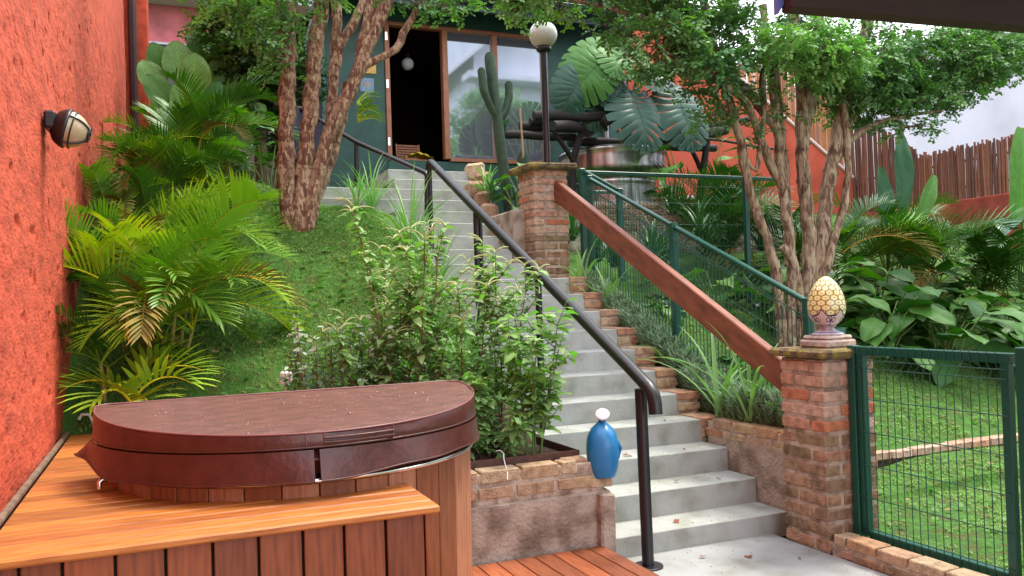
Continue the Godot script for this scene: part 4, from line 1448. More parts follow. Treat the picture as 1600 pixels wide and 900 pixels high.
	for seg in [[4.36, 6.52], [6.58, 7.0]]:
		b = MB.new()
		b.span(Vector3(seg[0], 3.0, zb - 0.02), Vector3(seg[1], 3.04, zb + 0.02), 0.004)
		put("top_rail", b.mesh(), M.gatepaint, t)
		b = MB.new()
		var xx: float = seg[0]
		while xx < seg[1]:
			b.tube([Vector3(xx, 3.02, zb), Vector3(xx, 1.5, zb)], [0.0024], 4, false)
			xx += 0.05
		for y in [2.9, 2.7, 2.45, 2.2, 1.95]:
			b.tube([Vector3(seg[0], y, zb), Vector3(seg[1], y, zb)], [0.0028], 4, false)
		var o := put("wire_mesh", b.mesh(), M.gatepaint, t)
		o.set_meta("kind", "stuff")
	# short return panel where the two meet
	t = thing("fence_return", "short sloping green fence panel just behind the middle brick pillar", "fence")
	b = MB.new()
	b.tube([Vector3(4.33, 3.02, -8.15), Vector3(4.66, 2.80, -8.0)], [0.022], 4)
	put("top_rail", b.mesh(), M.gatepaint, t)
	b = MB.new()
	b.span(Vector3(4.64, 1.8, -8.03), Vector3(4.70, 2.82, -7.97), 0.004)
	put("post", b.mesh(), M.gatepaint, t)
	b = MB.new()
	b.span(Vector3(4.36, 2.76, -8.02), Vector3(4.638, 2.79, -7.99), 0.003)
	put("cross_bar", b.mesh(), M.gatepaint, t)

# ---------------------------------------------------------------- small objects
func build_small() -> void:
	# watering can
	var t := thing("watering_can", "blue plastic watering can with a white rose standing on the planter wall", "watering can", Vector3(2.535, 0.502, -4.655))
	t.rotation.y = -0.49
	var b := MB.new()
	var P: Array = []
	for k in 17:
		var s := k / 16.0
		var y := 0.335 * s
		var w: float = 0.066
		var ks := [[0.0, 0.076], [0.04, 0.083], [0.2, 0.096], [0.42, 0.103], [0.6, 0.101], [0.76, 0.090], [0.87, 0.070], [0.95, 0.044], [1.0, 0.024]]
		for q in ks.size() - 1:
			if s >= ks[q][0] and s <= ks[q + 1][0]: w = lerpf(ks[q][1], ks[q + 1][1], smoothstep(0.0, 1.0, (s - ks[q][0]) / (ks[q + 1][0] - ks[q][0])) * 0.4 + 0.6 * (s - ks[q][0]) / (ks[q + 1][0] - ks[q][0]))
		var row: Array = []
		for j in 25:
			var a := TAU * j / 24
			var ca := signf(cos(a)) * pow(absf(cos(a)), 0.8)
			var sa := signf(sin(a)) * pow(absf(sin(a)), 0.8)
			row.append(Vector3(ca * w, y, sa * w * 1.2))
		P.append(row)
	b.sheet(P)
	var fl := b.n[8 * 25].dot(Vector3(b.v[8 * 25].x, 0, b.v[8 * 25].z)) < 0
	b = MB.new(); b.sheet(P, fl)
	b.lathe([Vector2(0.001, 0.0), Vector2(0.06, 0.0)], 16)
	put("body", b.mesh(), M.blue, t)
	b = MB.new()
	b.tube([Vector3(0.0, 0.33, -0.02), Vector3(0.0, 0.31, -0.08), Vector3(0.0, 0.24, -0.14), Vector3(0.0, 0.14, -0.13)], [0.011], 8)
	b.tube([Vector3(0.088, 0.22, 0.0), Vector3(0.112, 0.17, 0.0), Vector3(0.090, 0.10, 0.0)], [0.011], 6)
	put("handle", b.mesh(), M.blue, t)
	b = MB.new()
	b.tube([Vector3(0.0, 0.32, 0.0), Vector3(0.004, 0.36, 0.01)], [0.026, 0.020], 8)
	put("spout", b.mesh(), M.blue, t)
	b = MB.new()
	b.lathe([Vector2(0.018, -0.03), Vector2(0.040, -0.004), Vector2(0.046, 0.010), Vector2(0.042, 0.018), Vector2(0.001, 0.024)], 16)
	put("rose", b.mesh(), M.whiteplastic, t, Transform3D(Basis(Vector3.RIGHT, 0.75), Vector3(0.006, 0.378, 0.016)))
	# bulkhead lamp on the red wall
	t = thing("wall_lamp", "black caged oval bulkhead lamp on the red wall", "lamp", Vector3(-0.575, 2.69, -5.32))
	b = MB.new()
	b.box(Vector3(0.03, 0.01, 0), Vector3(0.06, 0.10, 0.16), 0.012)
	put("bracket", b.mesh(), M.black, t)
	var lm := Transform3D(Basis(Vector3(0, 0, 1), -PI / 2 - 0.28) * Basis.from_scale(Vector3(1.0, 0.84, 1.0)), Vector3(0.035, -0.005, 0))
	b = MB.new()
	b.lathe([Vector2(0.05, 0.0), Vector2(0.085, 0.025), Vector2(0.108, 0.065), Vector2(0.114, 0.085), Vector2(0.114, 0.098), Vector2(0.103, 0.10)], 24)
	put("housing", b.mesh(), M.black, t, lm)
	b = MB.new()
	var prof: Array = []
	for k in 12:
		var a := PI / 2 * k / 11.0
		prof.append(Vector2(maxf(cos(a) * 0.103, 0.0005), 0.095 + sin(a) * 0.135))
	b.lathe(prof, 24)
	put("glass", b.mesh(), mat(Color(0.42, 0.33, 0.19), 0.2), t, lm)
	for k in 4:
		b = MB.new()
		var path: Array = []
		for j in 9:
			var a := PI / 2 * j / 8.0
			var q := TAU * k / 4 + 0.6
			path.append(Vector3(cos(q) * cos(a) * 0.108, 0.095 + sin(a) * 0.142, sin(q) * cos(a) * 0.108))
		b.tube(path, [0.0055], 6)
		put("cage_bar", b.mesh(), M.black, t, lm)
	b = MB.new()
	b.tube(ring(0.104, 0.128, 20), [0.0055], 6, false)
	b.tube(ring(0.038, 0.228, 14), [0.008], 6, false)
	put("cage_ring", b.mesh(), M.black, t, lm)
	# white bent pipe in the corner behind the platform
	t = thing("bent_pipe", "white bent plastic pipe in the corner behind the platform", "pipe", Vector3(-0.47, 0.84, -6.05))
	b = MB.new()
	b.tube([Vector3(0.07, -0.02, 0), Vector3(0.05, 0.08, 0), Vector3(0.03, 0.125, 0), Vector3(-0.01, 0.13, 0.0), Vector3(-0.03, 0.10, 0)], [0.010], 8)
	put("pipe", b.mesh(), mat(Color(0.62, 0.62, 0.56), 0.5), t)
	t = thing("plant_tag", "small white plastic plant tag standing in the grass behind the cover", "plant tag", Vector3(0.80, 1.06, -6.05))
	b = MB.new()
	b.box(Vector3(0, 0.06, 0), Vector3(0.085, 0.10, 0.05), 0.012)
	put("card", b.mesh(), M.whiteplastic, t)
	b = MB.new()
	b.tube([Vector3(0, -0.2, 0), Vector3(0, 0.02, 0)], [0.008], 5)
	put("stake", b.mesh(), M.whiteplastic, t)
	t = thing("garden_twine", "loose white twine hooked over the steel edging of the planter", "cord")
	b = MB.new()
	b.tube([Vector3(1.86, 0.56, -4.595), Vector3(1.865, 0.60, -4.60), Vector3(1.885, 0.66, -4.70), Vector3(1.90, 0.69, -4.74), Vector3(1.885, 0.705, -4.76), Vector3(1.87, 0.70, -4.78)], [0.0035], 6)
	put("twine", b.mesh(), M.whiteplastic, t)
	t = thing("white_cable", "white cable looping down between the tub staves and the low deck", "cable")
	b = MB.new()
	b.tube([Vector3(1.47, 0.095, -4.40), Vector3(1.485, 0.12, -4.42), Vector3(1.49, 0.18, -4.45), Vector3(1.48, 0.24, -4.46)], [0.006], 6)
	put("cable", b.mesh(), M.whiteplastic, t)
	# stainless tank
	t = thing("steel_tank", "ribbed stainless steel water tank behind the back fence", "water tank", Vector3(6.55, 1.95, -11.4))
	b = MB.new()
	var pr: Array = [Vector2(0.60, 0.0)]
	for k in 70:
		var y := 0.03 + k * 0.026
		var rib := 0.0
		for c in [0.45, 0.55, 0.95, 1.05, 1.42, 1.50]: rib = maxf(rib, exp(-pow((y - c) / 0.022, 2)))
		pr.append(Vector2(0.66 + 0.16 * smoothstep(1.45, 1.62, y) + 0.018 * rib, y))
	pr.append(Vector2(0.83, 1.87)); pr.append(Vector2(0.845, 1.89)); pr.append(Vector2(0.83, 1.915)); pr.append(Vector2(0.60, 1.97)); pr.append(Vector2(0.01, 2.0))
	b.lathe(pr, 40)
	put("shell", b.mesh(), M.steel, t)
	b = MB.new()
	b.tube([Vector3(0.72, 0.0, 0.35), Vector3(0.72, 1.85, 0.35)], [0.025], 8)
	put("pipe", b.mesh(), M.rust, t)
	# dark log shelter by the tank
	t = thing("log_pergola", "rustic pergola of dark logs around the steel tank", "pergola")
	var logs := [
		[Vector3(4.95, 4.25, -10.8), Vector3(6.05, 4.28, -10.7), 0.075, "log"], [Vector3(4.95, 4.20, -11.3), Vector3(6.1, 4.22, -11.2), 0.08, "log"], [Vector3(5.0, 4.22, -11.05), Vector3(6.0, 4.18, -10.95), 0.07, "log"],
		[Vector3(5.05, 4.03, -10.4), Vector3(6.1, 4.22, -11.1), 0.07, "brace"], [Vector3(5.5, 2.4, -10.9), Vector3(5.62, 3.75, -10.9), 0.05, "post"], [Vector3(5.62, 3.7, -10.9), Vector3(5.80, 4.2, -10.9), 0.05, "post"],
		[Vector3(4.45, 4.0, -11.0), Vector3(5.7, 4.02, -11.0), 0.06, "log"], [Vector3(5.7, 3.98, -11.1), Vector3(8.5, 4.05, -11.4), 0.07, "log"], [Vector3(7.3, 4.15, -10.8), Vector3(8.75, 4.42, -10.8), 0.05, "log"],
		[Vector3(7.25, 4.0, -10.6), Vector3(8.2, 4.2, -10.7), 0.09, "log"], [Vector3(7.55, 2.6, -10.7), Vector3(7.85, 4.1, -10.7), 0.055, "post"], [Vector3(7.75, 3.5, -10.75), Vector3(7.5, 4.05, -10.75), 0.035, "brace"], [Vector3(5.6, 3.6, -10.85), Vector3(5.2, 4.1, -10.75), 0.035, "brace"],
		[Vector3(7.0, 4.0, -10.3), Vector3(7.6, 4.1, -12.0), 0.08, "log"], [Vector3(6.0, 4.2, -10.5), Vector3(6.3, 4.2, -12.3), 0.08, "log"], [Vector3(7.4, 3.98, -10.4), Vector3(9.3, 3.90, -10.6), 0.02, "pole"]]
	for q in logs:
		b = MB.new()
		b.tube([q[0], q[0].lerp(q[1], 0.3) + Vector3(0, 0.01, 0.01), q[0].lerp(q[1], 0.7) - Vector3(0, 0.012, 0), q[1]], [q[2], q[2] * 1.06, q[2] * 0.95, q[2] * 0.9], 9, true, 0.05)
		put(q[3], b.mesh(), M.darkwood, t)
	# terracotta coloured low brick wall under the pergola
	t = thing("rear_planter", "low brick planter wall under the pergola behind the fence", "planter", Vector3(5.2, 2.55, -10.2))
	b = MB.new()
	b.span(Vector3(0, -0.6, -0.1), Vector3(3.6, 0.42, 0.0), 0.01)
	put("mortar", b.mesh(), M.mortar, t)
	for r in 5:
		for k in 15:
			brick(t, Vector3(0.12 + 0.235 * k + (0.1 if r % 2 else 0.0), 0.04 + 0.078 * r, -0.04), Vector3(0.215, 0.06, 0.1), "oldbrick")
	# fallen leaves on the floor and steps
	var lf := leaf_mesh(0.05, 0.025, "ovate", 0.7, 0.25, 0.004, 4, 4)
	var spots := [[3.30, 0.004, -4.20, "curled red brown leaf on the floor between the post and the gate pillar"], [3.05, 0.004, -4.33, "small dry leaf on the floor right of the post flange"], [3.52, 0.004, -4.05, "dry leaf on the floor nearest the gate pillar"], [3.1, 0.135, -4.72, "dry leaf on the lowest step"], [3.62, 0.306, -4.98, "dry leaf at the right end of the second step"], [3.55, 0.477, -5.28, "dry leaf at the right end of the third step"], [3.05, 0.477, -5.30, "dry leaf in the middle of the third step"], [3.30, 0.306, -5.02, "dry leaf in the middle of the second step"], [3.6, 0.648, -5.6, "dry leaf on the fourth step"]]
	for k in spots.size():
		var s: Array = spots[k]
		var o := put("fallen_leaf", lf, M.leafbrown if M.has("leafbrown") else _brown(), self, Transform3D(Basis.from_euler(Vector3(rr(-0.2, 0.2), rr(0, 6), rr(-0.3, 0.3))) * Basis.from_scale(Vector3.ONE * ([1.6, 1.0, 0.7][k % 3])), Vector3(s[0], s[1] + 0.006, s[2])))
		tag(o, s[3], "leaf", "fallen leaves on the concrete")
	var gr := MB.new()
	gr.box(Vector3.ZERO, Vector3(1, 0.4, 0.7), 0.2)
	var list: Array = []
	for k in 260:
		var x := rr(2.55, 3.7)
		var z := rr(-4.5, -3.2)
		var y := 0.002
		if k > 120:
			var st := rng.randi() % 6
			z = -4.56 - 0.316 * st - rr(0.02, 0.3)
			y = 0.132 + 0.171 * st
			x = rr(2.55, 3.85)
		var s := rr(0.003, 0.008)
		list.append(Transform3D(Basis(Vector3.UP, rr(0, 6)).scaled(Vector3.ONE * s), Vector3(x, y, z)))
	var o2 := multi("leaf_litter", gr.mesh(), M.twig, list, [])
	tag(o2, "specks of leaf litter and soil scattered over the concrete steps", "leaf litter", "", "stuff")

func _brown() -> StandardMaterial3D:
	M.leafbrown = leafmat(Color(0.22, 0.075, 0.04), Color(0.2, 0.1, 0.05), 0.7, "", false)
	return M.leafbrown

func ring(r: float, y: float, k: int) -> Array:
	var a: Array = []
	for j in k + 1:
		var q := TAU * j / k
		a.append(Vector3(cos(q) * r, y, sin(q) * r))
	return a

# ---------------------------------------------------------------- leaves
func width_at(shape: String, u: float) -> float:
	match shape:
		"ovate": return pow(sin(PI * pow(u, 0.62)), 0.85)
		"round": return pow(sin(PI * pow(u, 0.80)), 0.55)
		"oblong": return pow(sin(PI * clampf(u * 0.97 + 0.015, 0, 1)), 0.42)
		"lance": return pow(sin(PI * pow(u, 0.75)), 1.1)
	return sin(PI * u)

# a blade along +x, face up +y; curl bends it down along its length, fold lifts the sides, wave ripples the rim
func leaf_mesh(L: float, W: float, shape: String, curl: float, fold: float, wave: float, nu := 8, nv := 4, seed_off := 0.0) -> ArrayMesh:
	var P: Array = []
	var p := Vector3.ZERO
	for a in nu + 1:
		var u := float(a) / nu
		var ang := curl * (0.25 - u)
		if a > 0: p += Vector3(cos(ang), sin(ang), 0) * L / nu
		var nrm := Vector3(-sin(ang), cos(ang), 0)
		var w := W * 0.5 * maxf(width_at(shape, clampf(u, 0.004, 0.996)), 0.012)
		var row: Array = []
		for c in nv + 1:
			var s := float(c) / nv * 2.0 - 1.0
			var lift := fold * absf(s) * w - 0.5 * fold * s * s * w + wave * s * s * sin(u * 11.0 + s * 2.0 + seed_off)
			row.append(p + Vector3(0, 0, s * w * (1.0 - 0.15 * absf(fold))) + nrm * lift)
		P.append(row)
	var b := MB.new()
	b.sheet(P)
	if b.n[(nu / 2) * (nv + 1) + nv / 2].y < 0:
		b = MB.new(); b.sheet(P, true)
	return b.mesh()

# pinnate palm frond: a0, a1 are the elevation at foot and tip
func frond_mesh(L: float, a0: float, a1: float, pairs: int, ll: float, w: float, sd: int) -> ArrayMesh:
	var r := RandomNumberGenerator.new()
	r.seed = sd
	var b := MB.new()
	var path: Array = []
	var tang: Array = []
	var p := Vector3.ZERO
	var n := 26
	for k in n + 1:
		var u := float(k) / n
		var a := lerpf(a0, a1, pow(u, 1.25))
		var t := Vector3(cos(a), sin(a), 0.10 * sin(u * 2.0 + sd))
		path.append(p); tang.append(t)
		p += t * L / n
	b.col = Color(0.30, 0.34, 0.06)
	var rad: Array = []
	for k in n + 1: rad.append(lerpf(0.011, 0.002, float(k) / n))
	b.tube(path, rad, 5)
	for j in pairs:
		var u := 0.16 + 0.84 * (j + 0.5) / pairs
		var f := u * n
		var k := mini(int(f), n - 1)
		var o: Vector3 = path[k].lerp(path[k + 1], f - k)
		var t: Vector3 = tang[k]
		var up := Vector3(-t.y, t.x, 0)
		var len := ll * pow(sin(PI * (0.12 + 0.80 * (u - 0.16) / 0.84)), 0.7) * r.randf_range(0.9, 1.1)
		var phi := lerpf(1.15, 0.42, u)
		for side in [-1.0, 1.0]:
			if r.randf() < 0.04: continue
			var d: Vector3 = (t * cos(phi + r.randf_range(-0.09, 0.09)) + Vector3(0, 0, side) * sin(phi) + up * r.randf_range(0.30, 0.55)).normalized()
			var g := r.randf_range(0.5, 1.1)
			var col0 := Color(0.075, 0.17, 0.045).lerp(Color(0.11, 0.21, 0.05), r.randf())
			var wd: Vector3 = d.cross(up).normalized()
			var q := o
			var prev := []
			for s in 5:
				var v := s / 4.0
				var ww: float = w * 0.5 * [0.45, 1.0, 0.95, 0.6, 0.03][s]
				b.col = col0.lerp(Color(0.17, 0.22, 0.06), v * v * 0.6)
				var nn := wd.cross(d).normalized()
				if nn.dot(up) < 0: nn = -nn
				var a1_ := b.vert(q - wd * ww + nn * ww * 0.25, nn, Vector2(v, 0))
				var a2_ := b.vert(q + wd * ww + nn * ww * 0.25, nn, Vector2(v, 1))
				if s > 0:
					b.face(prev[0], prev[1], a1_); b.face(prev[1], a2_, a1_)
				prev = [a1_, a2_]
				q += d * len / 4.0
				d = (d + Vector3(0, -0.16 * g * (0.5 + v), 0)).normalized()
	return b.mesh()

func blade_mesh(L: float, w: float, a0: float, a1: float, sd := 0) -> ArrayMesh:
	var b := MB.new()
	var p := Vector3.ZERO
	var n := 9
	var prev := []
	for k in n + 1:
		var u := float(k) / n
		var a := lerpf(a0, a1, pow(u, 1.6))
		var ww := w * 0.5 * (1.0 - pow(u, 2.5)) * lerpf(0.75, 1.0, minf(u * 4, 1))
		var nn := Vector3(-sin(a), cos(a), 0)
		b.col = Color(1, 1, 1).lerp(Color(1.15, 1.1, 0.8), u)
		var a0_ := b.vert(p + Vector3(0, 0, -ww) + nn * ww * 0.3, (nn + Vector3(0, 0, 0.3)).normalized())
		var m_ := b.vert(p, nn)
		var a1_ := b.vert(p + Vector3(0, 0, ww) + nn * ww * 0.3, (nn + Vector3(0, 0, -0.3)).normalized())
		if k > 0:
			b.face(prev[0], prev[1], a0_); b.face(prev[1], m_, a0_); b.face(prev[1], prev[2], m_); b.face(prev[2], a1_, m_)
		prev = [a0_, m_, a1_]
		p += Vector3(cos(a), sin(a), 0) * L / n
	return b.mesh()

# heart shaped leaf cut into ribbons from the rim, with a few holes' worth of gaps near the rib
func monstera_mesh(L: float, W: float, curl: float, sd: int) -> ArrayMesh:
	var r := RandomNumberGenerator.new()
	r.seed = sd
	var b := MB.new()
	var bend := func(q: Vector2) -> Vector3:
		var a := curl * q.x / L
		var droop := 0.55 * pow(absf(q.y) / W * 2.0, 2.0) * W * 0.30
		return Vector3(L / maxf(curl, 0.01) * sin(a), -L / maxf(curl, 0.01) * (1.0 - cos(a)) - droop + 0.06 * absf(q.y), q.y)
	b.col = Color(1.5, 1.6, 1.2)
	var rib: Array = []
	for k in 12: rib.append(bend.call(Vector2(L * k / 11.0, 0)) + Vector3(0, 0.004, 0))
	b.tube(rib, [0.008, 0.007, 0.006, 0.005, 0.004, 0.003, 0.002], 5)
	var lobes := 10
	for side in [-1.0, 1.0]:
		for j in lobes:
			var t0 := (j + 0.0) / lobes
			var t1 := (j + 1.0) / lobes
			var gapf := 0.0 if j == 0 else r.randf_range(0.05, 0.13)
			var shade := r.randf_range(0.85, 1.15)
			var P: Array = []
			for a in 8:
				var s := a / 7.0
				var row: Array = []
				for c in 3:
					var tt := lerpf(t0, t1, c / 2.0)
					var mid := (t0 + t1) * 0.5
					if s > 0.36: tt = lerpf(tt, mid, gapf + 0.30 * pow(s, 8.0))
					# foot on the rib and end on the rim, swept towards the tip
					var foot := Vector2(L * (0.02 + 0.93 * tt * tt * 0.35 + 0.60 * tt), 0)
					var th := lerpf(-0.62 * PI, 0.98 * PI * 0.5 + 0.5 * PI, tt)
					th = lerpf(PI * 0.93, 0.0, tt)
					var rim := Vector2(L * 0.42 + cos(th) * L * (0.60 if cos(th) > 0 else 0.60), sin(th) * W * 0.5 * (1.0 - 0.10 * cos(th)))
					if tt > 0.9: rim.y *= 0.9
					var q := foot.lerp(rim, s)
					q.x += 0.05 * L * sin(PI * s) * (1.0 if tt < 0.5 else 0.3)
					q.y *= side
					var v3: Vector3 = bend.call(q)
					v3.y += 0.022 * sin(PI * c / 2.0) * sin(PI * minf(s * 1.2, 1.0)) + 0.010 * sin(s * 5.0 + j)
					row.append(v3)
				P.append(row)
			b.col = Color(shade, shade, shade)
			b.sheet(P, side < 0)
	# every normal up
	for k in b.n.size():
		if b.n[k].y < 0: b.n[k] = -b.n[k]
	for k in range(0, b.ix.size(), 3):
		var i0 := b.ix[k]
		var i1 := b.ix[k + 1]
		var i2 := b.ix[k + 2]
		if (b.v[i2] - b.v[i0]).cross(b.v[i1] - b.v[i0]).dot(b.n[i0] + b.n[i1] + b.n[i2]) < 0:
			b.ix[k + 1] = i2; b.ix[k + 2] = i1
	return b.mesh()

# ---------------------------------------------------------------- trees
var sprig_cache := {}
func sprig_mesh(kind: int) -> ArrayMesh:
	if sprig_cache.has(kind): return sprig_cache[kind]
	var r := RandomNumberGenerator.new()
	r.seed = 900 + kind
	var b := MB.new()
	b.col = Color(0.5, 0.35, 0.25)
	b.tube([Vector3.ZERO, Vector3(0.09, 0.012, 0), Vector3(0.18, 0.0, 0)], [0.0022, 0.0016, 0.0008], 3, false)
	for k in 13:
		var u := (k + 0.6) / 13.0
		var o := Vector3(0.18 * u, 0.012 * sin(PI * u), 0)
		var side := 1.0 if k % 2 else -1.0
		var d := Vector3(0.35 + 0.6 * u * u + r.randf_range(-0.4, 0.4), r.randf_range(-0.5, 0.4), side * (1.0 - 0.6 * u * u) + r.randf_range(-0.3, 0.3)).normalized()
		var up := Vector3(r.randf_range(-0.6, 0.6), 1, r.randf_range(-0.6, 0.6))
		o += Vector3(0, r.randf_range(-0.012, 0.012), side * r.randf_range(0.0, 0.015))
		var w := d.cross(up).normalized()
		var nn := w.cross(d).normalized()
		if nn.y < 0: nn = -nn
		var L := r.randf_range(0.034, 0.050)
		var W := L * 0.36
		var g := r.randf_range(0.8, 1.2)
		b.col = Color(g, g, g)
		var a := b.vert(o, nn)
		var m := b.vert(o + d * L * 0.5 - nn * 0.003, nn)
		var e := b.vert(o + d * L - nn * 0.006, nn)
		var l1 := b.vert(o + d * L * 0.33 + w * W + nn * 0.003, (nn - w * 0.3).normalized())
		var l2 := b.vert(o + d * L * 0.33 - w * W + nn * 0.003, (nn + w * 0.3).normalized())
		var l3 := b.vert(o + d * L * 0.68 + w * W * 0.9, (nn - w * 0.3).normalized())
		var l4 := b.vert(o + d * L * 0.68 - w * W * 0.9, (nn + w * 0.3).normalized())
		for f in [[a, l1, m], [l1, l3, m], [l3, e, m], [a, m, l2], [l2, m, l4], [l4, m, e]]: b.face(f[0], f[1], f[2])
	sprig_cache[kind] = b.mesh()
	return sprig_cache[kind]

# blobs: [centre, radii, clusters, dark colour, light colour]; twigs reach each cluster from the nearest anchor
func crown(tree: Node3D, blobs: Array, anchors: Array, size := 0.92, per := 8) -> void:
	var list: Array = []
	var cols: Array = []
	var tw := MB.new()
	for bl in blobs:
		var tips: Array = []
		var hub: Vector3 = bl[0] + Vector3(0, -bl[1].y * 0.3, 0)
		var near: Vector3 = anchors[0]
		for a in anchors:
			if a.distance_to(hub) < near.distance_to(hub): near = a
		var mid: Vector3 = (near + hub) * 0.5 + Vector3(rr(-0.1, 0.1), rr(-0.08, 0.12), rr(-0.1, 0.1))
		tw.tube([near, mid, hub], [0.026, 0.019, 0.012], 5, false, 0.05)
		for k in int(bl[2] * 1.2):
			var q := Vector3(rr(-1, 1), rr(-1, 1), rr(-1, 1))
			while q.length() > 1.0: q = Vector3(rr(-1, 1), rr(-1, 1), rr(-1, 1))
			q = q.normalized() * pow(q.length(), 0.55)
			var c: Vector3 = bl[0] + q * bl[1] * Vector3(1.15, 1.3, 1.15)
			var s: Vector3 = hub if tips.size() < 3 or rng.randf() < 0.3 else tips[rng.randi() % tips.size()]
			if tips.size() > 3:
				for t in tips:
					if t.distance_to(c) < s.distance_to(c): s = t
			tw.tube([s, (s + c) * 0.5 + Vector3(0, rr(-0.03, 0.05), 0), c], [0.0075, 0.005, 0.003], 4, false)
			tips.append(c)
			var tone := rng.randf()
			var cc: Color = bl[3].lerp(bl[4], tone)
			for j in per:
				var d := Vector3(rr(-1, 1), rr(-0.7, 0.5), rr(-1, 1)).normalized()
				var o := c + Vector3(rr(-0.16, 0.16), rr(-0.08, 0.09), rr(-0.16, 0.16)) * size
				list.append(Transform3D(aim(d, rr(-0.5, 0.5)).scaled(Vector3.ONE * size * rr(0.75, 1.15)), o))
				var v := rr(0.8, 1.2)
				cols.append(Color(cc.r * v, cc.g * v, cc.b * v))
	var half := list.size() / 2
	multi("crown", sprig_mesh(0), M.crown, list.slice(0, half), cols.slice(0, half), tree)
	multi("crown", sprig_mesh(1), M.crown, list.slice(half), cols.slice(half), tree)
	put("twigs", tw.mesh(), M.twig, tree).set_meta("kind", "stuff")

func stem(t: Node3D, pts: Array, r0: float, r1: float, m: Material, called := "trunk") -> void:
	var c := Curve3D.new()
	for k in pts.size():
		var d: Vector3 = (pts[mini(k + 1, pts.size() - 1)] - pts[maxi(k - 1, 0)]) * 0.18
		c.add_point(pts[k], -d, d)
	var L := c.get_baked_length()
	var n := maxi(int(L / 0.10), 4)
	var path: Array = []
	var rad: Array = []
	for k in n + 1:
		var u := float(k) / n
		path.append(c.sample_baked(L * u) + Vector3(0.008 * sin(k * 1.9), 0, 0.008 * cos(k * 1.3)))
		rad.append(lerpf(r0, r1, u) * (1.0 + 0.06 * sin(k * 1.1 + r0 * 50)) * (1.0 + 0.14 * exp(-u * L * 7.0)))
	var b := MB.new()
	b.tube(path, rad, 14, true, 0.09)
	put(called, b.mesh(), m, t)
	# loose plates of bark
	if called == "trunk" and r0 > 0.05:
		var s := MB.new()
		for k in int(L * 9):
			var i := rng.randi() % n
			var q := rr(0, TAU)
			var p: Vector3 = path[i] + Vector3(cos(q), 0, sin(q)) * rad[i] * 1.0
			s.box(p, Vector3(rr(0.012, 0.03), rr(0.04, 0.10), rr(0.006, 0.012)), 0.003, Basis(Vector3.UP, PI / 2 - q) * Basis(Vector3.RIGHT, rr(-0.25, 0.25)), 0.006, rng)
		put("bark_flakes", s.mesh(), m, t).set_meta("kind", "stuff")

